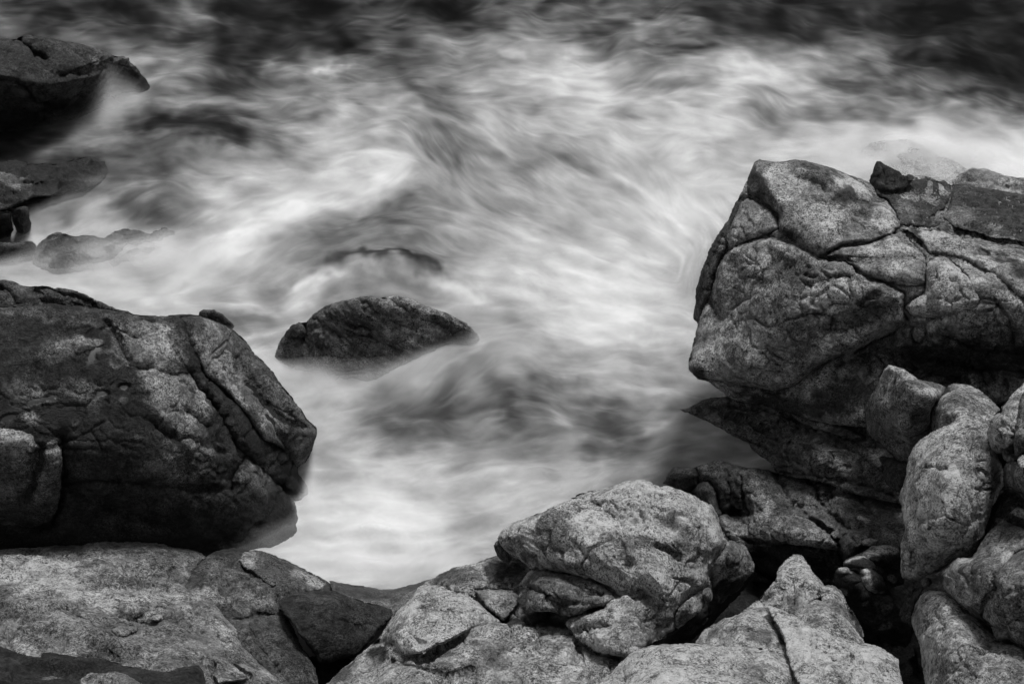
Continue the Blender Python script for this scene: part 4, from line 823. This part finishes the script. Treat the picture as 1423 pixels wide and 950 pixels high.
rock('rock', [(1374, 722), (1378, 705), (1390, 685), (1400, 676), (1423, 690), (1500, 710), (1500, 800), (1430, 790), (1393, 760), (1378, 775), (1360, 770), (1366, 750)],
     [(1378, 705, 2.25), (1400, 678, 2.4), (1366, 760, 2.1), (1420, 730, 2.5), (1480, 780, 2.5), (1480, 720, 2.7)], 'P', 'dark rock with one pale blotch in the gap right of the tall oval boulder', 'rock', edge=.08, thick=.5, tone=0.060, patches=[('P', 1416, 712, 9, 7, 0, 0.390), ('P', 1396, 725, 8, 5, 0, 0.182)])
ra = rock('boulder', [(625, 345), (660, 330), (700, 308), (720, 285), (742, 264), (790, 255), (832, 254), (850, 230), (870, 200), (890, 165), (920, 125), (950, 90), (975, 65), (1000, 50), (1030, 58), (1060, 75), (1120, 95), (1500, 170), (1500, 950), (1250, 820), (1120, 755), (1080, 725), (1040, 700), (975, 712), (955, 690), (940, 640), (900, 600), (885, 582), (840, 550), (800, 530), (750, 500), (710, 460), (675, 420), (665, 390)],
     [(1000, 52, 2.4), (700, 315, 2.25), (885, 575, 2.35), (1100, 735, 2.55), (900, 320, 2.72), (1100, 400, 2.95), (680, 400, 2.15), (1400, 300, 3.2), (1400, 850, 3.0), (850, 220, 2.4)],
     'S2', 'big mottled boulder at the right edge below the dark gap, cracked down its middle', 'boulder', edge=.13, thick=.9, tone=0.182, fac=.8,
     patches=[('S2', 820, 480, 50, 50, 30, 0.338), ('S2', 1030, 250, 30, 50, 20, 0.416), ('S2', 790, 270, 40, 14, 0, 0.325), ('S2', 870, 400, 70, 60, 0, 0.247), ('S2', 1000, 130, 60, 50, 0, 0.169), ('S2', 660, 370, 30, 40, 0, 0.060), ('S2', 980, 680, 40, 30, 0, 0.195)],
     grooves=[(.06, .03, [(880, 190), (910, 210), (940, 260)])])
rock('block', [(962, 350), (990, 310), (1030, 270), (1070, 235), (1130, 210), (1500, 200), (1500, 900), (1250, 815), (1120, 748), (1050, 700), (1030, 660), (960, 640), (920, 610), (892, 580), (895, 540), (915, 490), (945, 470), (968, 420), (955, 385)],
     None, 'S2', parent=ra, lift=.09, edge=.09, thick=.3, tone=0.143, patches=[('S2', 960, 600, 40, 25, 0, 0.260), ('S2', 1080, 420, 90, 90, 0, 0.117), ('S2', 1050, 300, 50, 30, 0, 0.182)], grooves=[(.05, .03, [(1020, 650), (1080, 590), (1200, 560)])])
rb = rock('boulder', [(500, 600), (502, 575), (515, 545), (525, 500), (550, 465), (570, 445), (600, 430), (680, 445), (740, 490), (820, 555), (880, 590), (940, 650), (970, 712), (1040, 705), (1120, 762), (1500, 900), (1500, 1400), (600, 1400), (585, 1000), (570, 900), (560, 850), (556, 790), (545, 730), (525, 680), (508, 640)],
     [(570, 445, 1.9), (500, 600, 1.75), (560, 850, 1.85), (940, 660, 2.15), (800, 800, 2.6), (1100, 900, 2.85), (700, 600, 2.3), (590, 1000, 2.0), (1100, 780, 2.5), (1400, 1300, 3.1), (700, 1300, 2.4)],
     'S2', 'rounded lichen mottled boulder in the bottom right corner beside the black crevice', 'boulder', edge=.16, thick=1.0, tone=0.260, fac=.7,
     patches=[('S2', 640, 520, 70, 60, 0, 0.156), ('S2', 820, 690, 90, 50, 10, 0.416), ('S2', 760, 640, 60, 30, 0, 0.312), ('S2', 830, 860, 60, 90, 0, 0.156), ('S2', 690, 530, 30, 14, 0, 0.390), ('S2', 560, 600, 40, 60, 0, 0.156), ('S2', 1000, 850, 100, 60, 0, 0.247), ('S2', 1080, 880, 50, 50, 0, 0.130)],
     grooves=[(.07, .04, [(755, 740), (775, 830), (730, 900)]), (.07, .07, [(560, 680), (640, 600), (740, 560), (820, 560)]), (.07, .06, [(840, 900), (880, 800), (970, 720)])])
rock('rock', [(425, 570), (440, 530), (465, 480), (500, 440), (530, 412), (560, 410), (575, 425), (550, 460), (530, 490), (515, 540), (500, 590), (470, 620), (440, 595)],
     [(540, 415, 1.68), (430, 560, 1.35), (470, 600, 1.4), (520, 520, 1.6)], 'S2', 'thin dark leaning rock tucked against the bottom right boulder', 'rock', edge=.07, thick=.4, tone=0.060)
rock('stone', [(552, 385), (562, 368), (585, 362), (608, 372), (615, 395), (600, 415), (575, 416), (556, 405)], [(552, 385, 1.9), (610, 390, 1.92), (580, 412, 1.95), (582, 385, 2.0)], 'S2', 'small round dark stone in the gap below the tall oval boulder', 'stone', edge=.05, thick=.2, tone=0.080, step=1.4, rough=.5, fac=.4)

# ------------------------------------------------------------------ rocks just under the foam, upper right
rock('sea_rock', [(640, 740), (665, 700), (700, 675), (760, 662), (800, 664), (850, 655), (900, 668), (960, 695), (1020, 735), (1080, 748), (1120, 770), (1160, 800), (1200, 860), (1100, 920), (900, 920), (760, 900), (660, 840)],
     [(665, 700, .1), (760, 662, .18), (850, 656, .2), (960, 698, .16), (1080, 750, .12), (800, 760, .1), (1100, 880, .0), (700, 830, -.05)],
     'W3', 'pale drowned hump showing faintly through foam behind the outcrop', 'rock', 'drowned rocks behind the outcrop', edge=.05, thick=.4, tone=.24)
rock('sea_rock', [(1085, 850), (1110, 825), (1140, 812), (1180, 790), (1240, 793), (1300, 815), (1350, 830), (1423, 838), (1700, 880), (1700, 1000), (1400, 950), (1200, 920), (1090, 890)],
     [(1090, 850, .12), (1140, 814, .2), (1240, 797, .22), (1423, 842, .32), (1250, 880, .2), (1600, 900, .3), (1600, 980, .2)],
     'W3', 'low grey rock washed over by foam at the right edge behind the outcrop', 'rock', 'drowned rocks behind the outcrop', edge=.06, thick=.4, tone=.16, grooves=[(.05, .03, [(1160, 850), (1260, 860), (1340, 880)])])

build_all()
# ------------------------------------------------------------------ the sea: milky moving water
# foam brightness, lightened below the outcrop to offset its cast shadow, read over a coarse grid (every 50 px of the photograph), then drawn out along the currents
FOAM = """
25 22 20 15 15 22 20 15 15 22 40 28 18 20 30 38 48 45 30 35 20 25 18 22 20 15 12 10 10
38 35 30 30 27 40 30 20 20 20 32 38 45 45 42 45 52 40 50 45 30 25 18 22 30 18 22 12 10
30 30 30 40 50 50 26 28 45 42 45 38 42 55 48 65 72 58 45 42 62 74 76 62 55 38 26 20 14
20 20 30 48 52 44 46 48 38 55 62 50 42 60 60 62 70 68 66 70 74 54 50 45 40 46 50 45 32
25 38 46 42 34 42 38 50 60 66 68 64 50 54 60 62 65 72 76 78 72 72 75 68 66 64 66 74 78
15 24 22 36 42 50 56 64 72 76 77 72 56 50 56 58 60 68 72 82 72 66 70 70 70 70 72 76 78
24 30 55 58 36 44 62 74 76 70 62 50 55 60 62 66 64 66 74 84 76 70 70 70 70 70 72 76 78
45 45 50 55 48 62 76 74 64 46 38 38 42 65 68 72 76 74 72 70 66 66 70 70 70 70 72 76 78
78 79 80 79 74 78 74 66 62 58 66 60 54 68 76 80 85 85 78 68 66 66 60 60 60 60 60 60 60
70 70 70 70 66 62 56 60 60 50 50 52 54 60 60 66 78 86 78 70 64 60 60 60 60 60 60 60 60
70 70 70 70 70 70 70 72 74 74 68 58 50 44 44 56 70 72 60 56 56 56 60 60 60 60 60 60 60
70 70 70 70 70 70 70 72 80 72 58 50 38 36 42 38 45 57 53 62 66 66 60 50 50 50 50 50 50
70 70 70 70 70 70 70 70 72 70 58 40 42 46 43 52 45 38 47 58 60 62 60 50 50 50 50 50 50
70 70 70 70 70 70 70 68 64 66 72 74 60 58 66 60 58 54 52 56 60 60 56 50 50 50 50 50 50
70 70 70 70 70 70 70 70 70 74 82 86 76 62 70 72 68 60 60 50 50 50 50 50 50 50 50 50 50
70 70 70 70 70 66 70 74 80 86 86 88 82 72 72 70 68 60 60 50 50 50 50 50 50 50 50 50 50
70 70 70 70 70 70 72 76 80 84 80 78 72 70 70 70 68 60 60 50 50 50 50 50 50 50 50 50 50
70 70 70 70 70 70 72 76 80 80 76 72 70 70 70 70 68 60 60 50 50 50 50 50 50 50 50 50 50
"""
FG = np.array([[float(x) for x in r.split()] for r in FOAM.strip().splitlines()])

# streaks and patches of thicker or thinner foam: (points, half width px, change)
STROKES = [
    ([(190, 176), (230, 173), (270, 182), (310, 188), (345, 203), (365, 214)], 15, -46), ([(160, 182), (200, 184)], 7, -14), ([(375, 205), (400, 214)], 8, -14),
    ([(345, 25), (400, 30), (450, 28)], 14, -10), ([(290, 60), (330, 62)], 16, -10), ([(300, 75), (305, 105)], 14, -10), ([(355, 108), (368, 116)], 8, -14), ([(400, 70), (460, 65), (520, 60)], 9, -8), ([(240, 15), (280, 20), (310, 30)], 10, 14),
    ([(360, 108), (378, 82)], 6, 24), ([(435, 104), (460, 96), (490, 88)], 4, 26), ([(240, 165), (268, 145)], 7, 18), ([(205, 110), (240, 100)], 16, 10), ([(460, 148), (520, 145), (600, 142)], 8, 18), ([(480, 160), (530, 158)], 6, -10),
    ([(145, 120), (140, 155)], 12, 14),
    ([(420, 225), (480, 215), (530, 210), (560, 225), (545, 250), (510, 270)], 12, 6), ([(560, 230), (550, 252), (520, 268), (470, 285), (400, 300), (330, 335), (270, 375), (230, 398)], 9, 11),
    ([(230, 390), (290, 345), (350, 310), (430, 290)], 8, 10), ([(300, 235), (380, 232), (450, 240)], 6, 6), ([(240, 215), (330, 222), (400, 220)], 4, 10),
    ([(200, 265), (240, 250), (262, 268)], 16, -16), ([(330, 330), (390, 320)], 5, 8), ([(390, 345), (430, 330), (480, 320), (530, 312)], 13, -12), ([(400, 370), (440, 345), (500, 330)], 9, -8),
    ([(520, 318), (570, 322), (610, 335)], 12, -8), ([(455, 372), (500, 364), (550, 368), (590, 376), (620, 384)], 6, -34), ([(560, 362), (590, 370), (622, 380)], 2.5, 16),
    ([(400, 402), (440, 388), (500, 382), (560, 388), (620, 400), (680, 420)], 5, 20), ([(330, 425), (380, 432), (430, 410), (450, 400)], 6, 16), ([(300, 442), (340, 452), (370, 450)], 8, -10), ([(340, 468), (352, 465)], 3, 16),
    ([(390, 415), (420, 395), (480, 375)], 7, 10), ([(380, 350), (350, 395), (390, 405)], 6, -8),
    ([(30, 352), (70, 330), (120, 300), (160, 285), (220, 262)], 8, 22), ([(0, 288), (40, 282), (75, 284)], 3.5, 18), ([(45, 345), (55, 330)], 5, 20), ([(60, 210), (120, 200), (180, 195), (245, 200)], 7, 12),
    ([(0, 205), (40, 205), (80, 212)], 8, 4), ([(90, 225), (130, 228), (155, 240)], 12, -14), ([(0, 175), (60, 180), (120, 172)], 9, -12), ([(120, 300), (160, 280), (210, 270)], 4, -10), ([(0, 390), (80, 392), (150, 400)], 10, 6),
    ([(640, 120), (700, 125), (760, 108), (790, 115)], 9, 14), ([(690, 72), (740, 76)], 4, 12), ([(650, 90), (700, 95)], 8, -8), ([(800, 55), (860, 52)], 12, -18), ([(830, 90), (870, 70), (940, 62)], 9, -14), ([(870, 25), (890, 28)], 8, -14), ([(640, 15), (600, 12)], 14, -6),
    ([(870, 45), (905, 50)], 8, 16), ([(990, 15), (1040, 20)], 9, -8), ([(780, 75), (815, 72)], 5, 14), ([(920, 100), (980, 96), (1050, 98)], 12, 10), ([(820, 135), (870, 130), (920, 118)], 9, 10),
    ([(600, 130), (625, 138)], 12, -14), ([(610, 180), (645, 200)], 12, -14), ([(665, 170), (690, 205), (720, 225)], 7, 12), ([(700, 230), (740, 240)], 9, -12), ([(720, 165), (745, 175)], 12, -8),
    ([(850, 200), (890, 240), (930, 290), (970, 325)], 10, 10), ([(960, 245), (1000, 235)], 20, -10), ([(800, 260), (840, 268)], 16, -8), ([(740, 240), (790, 290), (850, 310)], 8, 5),
    ([(620, 325), (680, 318), (740, 340), (800, 360)], 9, 5), ([(770, 360), (820, 375), (870, 390), (920, 410)], 14, 7), ([(740, 400), (760, 445), (830, 465)], 12, 5), ([(690, 425), (720, 418)], 8, -12), ([(715, 465), (740, 472)], 9, -12),
    ([(860, 440), (910, 452), (960, 462)], 4, 10), ([(880, 470), (950, 475)], 6, 10), ([(970, 385), (985, 375)], 12, -12), ([(830, 495), (860, 485), (900, 490)], 12, -8),
    ([(575, 540), (600, 520), (640, 500), (670, 480)], 4, 14), ([(640, 500), (620, 540), (610, 570)], 12, -8), ([(520, 590), (550, 600)], 14, -16), ([(590, 580), (640, 590)], 12, -12), ([(665, 585), (700, 575), (730, 560)], 4, 12),
    ([(730, 520), (760, 535)], 9, -16), ([(790, 525), (808, 530)], 8, -18), ([(700, 575), (740, 580)], 9, -12), ([(770, 560), (790, 600)], 9, 12), ([(860, 565), (880, 580), (840, 600)], 14, -14), ([(800, 625), (860, 620), (900, 612)], 6, -12), ([(810, 600), (870, 615), (930, 585)], 3, 8),
    ([(840, 650), (830, 640)], 6, 10), ([(420, 505), (400, 500)], 10, 16), ([(460, 560), (500, 545)], 9, 10), ([(480, 640), (540, 650), (590, 640)], 8, 8), ([(530, 725), (600, 730)], 22, 6), ([(560, 690), (590, 680)], 10, -12), ([(420, 720), (500, 710)], 6, 4), ([(560, 800), (520, 812)], 8, -8), ([(620, 770), (650, 760)], 12, -8),
    ([(1010, 85), (1060, 90), (1090, 105)], 7, 14), ([(1060, 140), (1080, 175)], 14, -16), ([(1180, 125), (1220, 115), (1270, 118)], 12, -12), ([(1230, 100), (1270, 108)], 9, -8), ([(1270, 130), (1330, 138), (1400, 160)], 7, 14), ([(1110, 60), (1170, 72), (1240, 85)], 7, 10),
    ([(1360, 80), (1423, 110)], 22, -8), ([(1200, 205), (1260, 215)], 9, 4), ([(1230, 165), (1330, 180)], 9, 5), ([(1130, 20), (1180, 35)], 8, -6), ([(1190, 215), (1230, 200), (1280, 205)], 2.5, -10),
]
# extra hints for the direction of the current where no streak is drawn
FLOW = [[(620, 445), (760, 445), (900, 455)], [(600, 625), (750, 605), (900, 600)], [(640, 520), (740, 500), (860, 490)], [(0, 30), (300, 20), (700, 15), (1423, 10)], [(0, 80), (200, 60), (400, 90), (600, 80)], [(560, 150), (620, 230), (660, 300)], [(600, 420), (700, 400), (800, 420), (950, 430)],
        [(1050, 50), (1200, 100), (1423, 180)], [(440, 620), (520, 600), (560, 560), (660, 480)], [(460, 700), (600, 720), (700, 690)], [(800, 680), (900, 620), (1060, 600)], [(850, 540), (950, 560)], [(0, 410), (200, 420), (330, 440)],
        [(430, 780), (560, 790), (650, 750)], [(900, 160), (1050, 200), (1200, 190)], [(960, 180), (900, 240), (980, 330), (960, 430)]]

def axis(dense0, dense1, st, lo, hi, g=1.13):
    a = list(np.arange(dense0, dense1 + 0.1, st))
    s = st
    while a[-1] < hi:
        s *= g; a.append(min(a[-1] + s, hi))
    s = st
    while a[0] > lo:
        s *= g; a.insert(0, max(a[0] - s, lo))
    return np.array(a)

WS = 1.8
au = axis(-60, 1480, WS, -2500, 3900, 1.15)
av = axis(-20, 860, WS, -889, 2400, 1.10)
av = av[av < 2300]
wu, wv = np.meshgrid(au, av)
nyw, nxw = wu.shape
WP = np.stack([wu.ravel(), wv.ravel()], 1)

def bil(G, x, y):
    h, w = G.shape
    x = np.clip(x, 0, w - 1.001); y = np.clip(y, 0, h - 1.001)
    i = x.astype(int); j = y.astype(int); fx = x - i; fy = y - j
    return (G[j, i] * (1 - fx) * (1 - fy) + G[j, i + 1] * fx * (1 - fy) + G[j + 1, i] * (1 - fx) * fy + G[j + 1, i + 1] * fx * fy)

def cub(G, x, y):
    """smooth sampling of the coarse grid"""
    h, w = G.shape
    x = np.clip(x, 0, w - 1); y = np.clip(y, 0, h - 1)
    i = np.floor(x).astype(int); j = np.floor(y).astype(int); fx = x - i; fy = y - j
    def wts(f):
        return [(1 - f) ** 3 / 6, (3 * f ** 3 - 6 * f ** 2 + 4) / 6, (-3 * f ** 3 + 3 * f ** 2 + 3 * f + 1) / 6, f ** 3 / 6]
    wx, wy = wts(fx), wts(fy)
    o = 0
    for a in range(4):
        for b in range(4):
            o = o + wx[a] * wy[b] * G[np.clip(j + b - 1, 0, h - 1), np.clip(i + a - 1, 0, w - 1)]
    return o

# the raster on which currents are traced (3 px of the photograph per cell, 60 px of margin)
C = 1.6
gw, gh = int(1560 / C), int(900 / C)
ru, rv = np.meshgrid(-70 + np.arange(gw) * C, -30 + np.arange(gh) * C)
RP = np.stack([ru.ravel(), rv.ravel()], 1)
# direction field (as a doubled angle so opposite senses agree)
cs = 16
fu, fv = np.meshgrid(np.arange(-80, 1520, cs), np.arange(-40, 900, cs))
FP = np.stack([fu.ravel(), fv.ravel()], 1).astype(float)
num = np.zeros((len(FP), 2)); den = np.zeros(len(FP))
for pts, wgt in [(s[0], 1.0) for s in STROKES] + [(f, 0.8) for f in FLOW]:
    for a, b in zip(pts[:-1], pts[1:]):
        a = np.array(a, float); b = np.array(b, float)
        L = np.linalg.norm(b - a); ang = 2 * math.atan2(b[1] - a[1], b[0] - a[0])
        for t in np.arange(0.5 / max(1, L // 20), 1, 1 / max(1, L // 20)):
            q = a + (b - a) * t
            w = wgt / (((FP - q) ** 2).sum(1) + 22 ** 2) ** 1.6
            num[:, 0] += w * math.cos(ang); num[:, 1] += w * math.sin(ang); den += w
wl = 1.2 / (150.0 ** 2) ** 1.6
num[:, 0] += wl * 1.0; den += wl
sh = fu.shape
c2 = (num[:, 0] / den).reshape(sh); s2 = (num[:, 1] / den).reshape(sh)
fx_, fy_ = (RP[:, 0] + 80) / cs, (RP[:, 1] + 40) / cs
c2r, s2r = bil(c2, fx_, fy_), bil(s2, fx_, fy_)
turb = fbm(np.stack([RP[:, 0] / 70, RP[:, 1] / 45, RP[:, 0] * 0], 1), 3, 101)
ang = 0.5 * np.arctan2(s2r, c2r) + 0.8 * turb
DX = np.cos(ang).reshape(gh, gw); DY = np.sin(ang).reshape(gh, gw)

turb2 = fbm(np.stack([RP[:, 0] / 60, RP[:, 1] / 42, RP[:, 0] * 0 + 7], 1), 3, 111)
ang2 = ang + 0.5 + 3.6 * turb2
DX2 = np.cos(ang2).reshape(gh, gw); DY2 = np.sin(ang2).reshape(gh, gw)

def lic(tex, steps, h=1.0, DX=DX, DY=DY):
    acc = tex.copy(); wsum = 1.0
    yy, xx = np.mgrid[0:gh, 0:gw].astype(float)
    for sgn in (1, -1):
        x, y = xx.copy(), yy.copy()
        px, py = DX * sgn, DY * sgn
        for k in range(steps):
            dx, dy = bil(DX, x, y), bil(DY, x, y)
            f = np.sign(dx * px + dy * py); f[f == 0] = 1
            dx, dy = dx * f, dy * f
            x += dx * h; y += dy * h; px, py = dx, dy
            w = math.cos(0.5 * math.pi * (k + 1) / (steps + 1)) ** 2
            acc += w * bil(tex, x, y)
            if sgn == 1:
                wsum += 2 * w
    return acc / wsum

rngw = np.random.default_rng(5)
def norm(a):
    a = a - a.mean(); return a / a.std()
white = rngw.standard_normal((gh, gw))
def blur(a, n):
    for _ in range(n):
        a = (a + np.roll(a, 1, 0) + np.roll(a, -1, 0)) / 3
        a = (a + np.roll(a, 1, 1) + np.roll(a, -1, 1)) / 3
    return a
P3 = np.stack([RP[:, 0] / 95, RP[:, 1] / 62, RP[:, 0] * 0], 1)
wx = fbm(P3 * 1.4 + 5, 4, 131); wy = fbm(P3 * 1.4 + 9, 4, 137)
def smoke(sc, wp, seed, ridged, octs=5):
    q = P3 * sc + np.stack([wx, wy, wx * 0], 1) * wp + seed
    return norm(fbm(q, octs, seed, 0.6, ridged)).reshape(gh, gw)
fine = norm(lic(white, 5))                                   # grain of the moving foam
soft = norm(lic(norm(blur(white[::-1], 3)), 8, 1.3))         # short soft brush of the current
broad = norm(lic(norm(blur(white[:, ::-1], 16)), 14, 2.4))   # broad drawn-out bands
sp = np.clip(np.abs(white) - 2.0, 0, 1.2)
ang3 = ang + 1.9 * turb2
fil = np.clip(norm(lic(sp, 20, 1.0, np.cos(ang3).reshape(gh, gw), np.sin(ang3).reshape(gh, gw))), -1.2, 3.2)
drift = norm(lic(norm(blur(white[::-1, ::-1], 6)), 9, 2.0, DX2, DY2))
l3 = broad
cloud = norm(lic(smoke(1.0, 1.5, 141, False), 11, 2.0))
mist_c = norm(lic(smoke(2.4, 2.2, 145, False), 8, 1.5))
wisp = norm(lic(smoke(1.7, 2.0, 151, True), 9, 1.3))
wisp2 = norm(lic(smoke(4.2, 3.5, 157, True, 4), 6, 1.2))

base_f = cub(FG, (RP[:, 0]) / 50, (RP[:, 1]) / 50 + 0.0)
# sharpen the spline a little, bend it with the turbulence
q = RP + np.stack([wx, wy], 1) * 34
base_f = cub(FG + 0.35 * (FG - (np.roll(FG, 1, 0) + np.roll(FG, -1, 0) + np.roll(FG, 1, 1) + np.roll(FG, -1, 1)) / 4), q[:, 0] / 50, q[:, 1] / 50)
add = np.zeros(len(RP))
RPw = RP + np.stack([turb, fbm(np.stack([RP[:, 0] / 32, RP[:, 1] / 21, RP[:, 0] * 0], 1), 3, 171)], 1) * 24
for pts, hw, dl in STROKES:
    line = np.array(pts, float)
    lo = line.min(0) - hw * 3; hi = line.max(0) + hw * 3
    m = np.where((RPw[:, 0] > lo[0]) & (RPw[:, 0] < hi[0]) & (RPw[:, 1] > lo[1]) & (RPw[:, 1] < hi[1]))[0]
    d, nr = polydist(RPw[m], line, closed=False)
    # taper towards the ends
    e0 = np.hypot(*(nr - line[0]).T); e1 = np.hypot(*(nr - line[-1]).T)
    tp = 0.45 + 0.55 * sstep(np.minimum(e0, e1) / (2.0 * hw + 1e-6))
    add[m] += 0.8 * dl * tp * np.exp(-(d / (hw * 1.45)) ** 2 * 0.9) * np.clip(0.95 + 0.16 * cloud.ravel()[m] + 0.12 * wisp.ravel()[m], 0.3, 1.4)
val = base_f + add
val = val.reshape(gh, gw)
mid_amp = np.clip(1.25 - np.abs(val - 48) / 55, 0.5, 1.0)
top = np.clip(1 - (rv - 60) / 500, 0.35, 1)
val = 15 + np.logaddexp(0, (val - 15) / 6) * 6
mid_amp = np.clip(1.2 - np.abs(val - 48) / 55, 0.42, 1.0)
val = 50 + (val - 50) * 1.07
val = val + mid_amp * (fine * 0.8 + fil * (0.9 + 1.1 * top) + soft * 1.6 + broad * 2.0 + drift * 1.2 + cloud * 3.4 + mist_c * 2.0 + wisp * (1.5 + 2.4 * top) + wisp2 * (0.8 + 1.9 * top))
val = 14 + np.logaddexp(0, (val - 14) / 5) * 5
disp_v = np.clip(val, 6, 93) / 100.0
FOAM_R = np.clip((disp_v ** 2.2 - 0.008) / 1.42, 0.005, 0.64)

inr = (WP[:, 0] > -68) & (WP[:, 0] < 1486) & (WP[:, 1] > -28) & (WP[:, 1] < 865)
xr, yr = (WP[:, 0] + 70) / C, (WP[:, 1] + 30) / C
foam = bil(FOAM_R, xr, yr)
# beyond the traced area: dark open water with drifting foam, more foam close to the shore
gxw, gyw, _t = ground(WP[:, 0], WP[:, 1])
far = np.clip(0.16 + 0.22 * fbm(np.stack([gxw / 6, gyw / 9, gxw * 0], 1), 4, 191) - 0.10 * sstep((gyw - 26) / 12), 0.015, 0.7)
dout = np.maximum.reduce([-68 - WP[:, 0], WP[:, 0] - 1486, -28 - WP[:, 1], WP[:, 1] - 865, np.zeros(len(WP))])
foam = foam * (1 - sstep(dout / 90)) + far * sstep(dout / 90)

# swell: low humps where the water climbs over hidden rocks, small ripples along the streaks
HUMPS = [(280, 205, 95, 26, .28), (540, 378, 100, 20, .22), (540, 330, 120, 30, .12), (215, 275, 60, 30, .12), (700, 200, 200, 60, .06), (1280, 215, 110, 26, .08)]
zw = np.zeros(len(WP))
for hu, hv, ra_, rb_, hh in HUMPS:
    zw += hh * np.exp(-((WP[:, 0] - hu) / ra_) ** 2 - ((WP[:, 1] - hv) / rb_) ** 2)
zw += 0.02 * np.where(inr, bil(blur(l3, 3), xr, yr), 0) + 0.05 * fbm(np.stack([gxw / 2.2, gyw / 1.6, gxw * 0], 1), 3, 201)
zw *= (1 - sstep((gyw - 60) / 60))
wx3, wy3, _ = ground(WP[:, 0], WP[:, 1], 0)
idx = np.arange(nyw * nxw).reshape(nyw, nxw)
Qw = np.stack([idx[:-1, :-1], idx[1:, :-1], idx[1:, 1:], idx[:-1, 1:]], -1).reshape(-1, 4)
WATER = water_mat()
wme = make_mesh('sea_water', np.stack([wx3, wy3, zw], 1), Qw, WATER, {'foam': foam})
wo = bpy.data.objects.new('sea_water', wme); scene.collection.objects.link(wo); wo['kind'] = 'structure'
TRIS[0] += 2 * len(Qw)

# ------------------------------------------------------------------ spray hanging low over the water, thin stacked veils
MISTY = [(540, 540, 100, 26, .34, .9), (630, 525, 80, 30, .36, .85), (690, 495, 55, 36, .36, .8), (440, 530, 80, 20, .26, 1.1), (150, 142, 40, 40, .75, 1.2), (110, 175, 80, 18, .25, .8), (150, 360, 150, 34, .26, 1.1), (130, 275, 110, 30, .12, .5), (40, 315, 50, 25, .16, .6),
         (322, 750, 40, 12, .24, .3), (385, 748, 60, 20, .10, .3), (432, 700, 16, 50, .14, .6), (1270, 215, 120, 34, .26, 1.5), (1390, 255, 60, 26, .28, 1.1), (520, 790, 120, 24, .10, .8), (550, 700, 120, 60, .10, .3), (900, 300, 200, 90, .06, .2), (170, 90, 50, 25, .15, .4)]
NL = 6
mu = axis(-60, 1480, 6.0, -240, 1700, 1.3); mv = axis(-20, 840, 5.0, -140, 900, 1.3)
MU, MV = np.meshgrid(mu, mv)
MP = np.stack([MU.ravel(), MV.ravel()], 1)
Mh = np.full(len(MP), .05); Ma = np.full(len(MP), .10)
for hu, hv, ra_, rb_, hh, aa in MISTY:
    g = np.exp(-((MP[:, 0] - hu) / ra_) ** 2 - ((MP[:, 1] - hv) / rb_) ** 2)
    Mh = np.maximum(Mh, hh * g) + 0.2 * np.minimum(Mh, hh * g); Ma = np.maximum(Ma, aa * g)
mx_, my_ = (MP[:, 0] + 70) / C, (MP[:, 1] + 30) / C
lf = bil(norm(blur(l3, 2)) * .5 + wisp * .35 + cloud * .3, mx_, my_)
fo = bil(FOAM_R, mx_, my_)
zbase = np.zeros(len(MP))
for hu, hv, ra_, rb_, hh in HUMPS:
    zbase += hh * np.exp(-((MP[:, 0] - hu) / ra_) ** 2 - ((MP[:, 1] - hv) / rb_) ** 2)
mi = np.arange(len(MP)).reshape(MU.shape)
Qm = np.stack([mi[:-1, :-1], mi[1:, :-1], mi[1:, 1:], mi[:-1, 1:]], -1).reshape(-1, 4)
edgef = sstep((np.minimum.reduce([MP[:, 0] + 240, 1700 - MP[:, 0], MP[:, 1] + 140, 900 - MP[:, 1]])) / 120)
mV, mQ, mA = [], [], []
gx0, gy0, _ = ground(MP[:, 0], MP[:, 1], 0)
for k in range(NL):
    hgt = zbase + 0.04 + 0.004 * k + Mh * (k + 0.5) / NL + 0.02 * fbm(np.stack([gx0, gy0, gx0 * 0 + k * 3], 1), 2, 230 + k)
    sh_ = fbm(np.stack([gx0 * 2.2, gy0 * 1.2, gx0 * 0 + k * 1.3], 1), 4, 240, 0.6)
    a = Ma * (0.34 * math.exp(-0.42 * k)) * np.clip(1 + 0.4 * lf + 1.4 * sh_, 0.05, 2.2) * np.clip(fo / 0.3, 0.04, 1) * edgef
    mV.append(np.stack([gx0, gy0, hgt], 1)); mQ.append(Qm + k * len(MP)); mA.append(np.clip(a, 0, .6))
mme = make_mesh('sea_spray', np.concatenate(mV), np.concatenate(mQ), mist_mat(), {'veil': np.concatenate(mA)})
mo = bpy.data.objects.new('sea_spray', mme); scene.collection.objects.link(mo); mo['kind'] = 'stuff'
mo['label'] = 'thin white spray drifting low over the churning water'
TRIS[0] += 2 * len(Qm) * NL

print("triangles", TRIS[0])
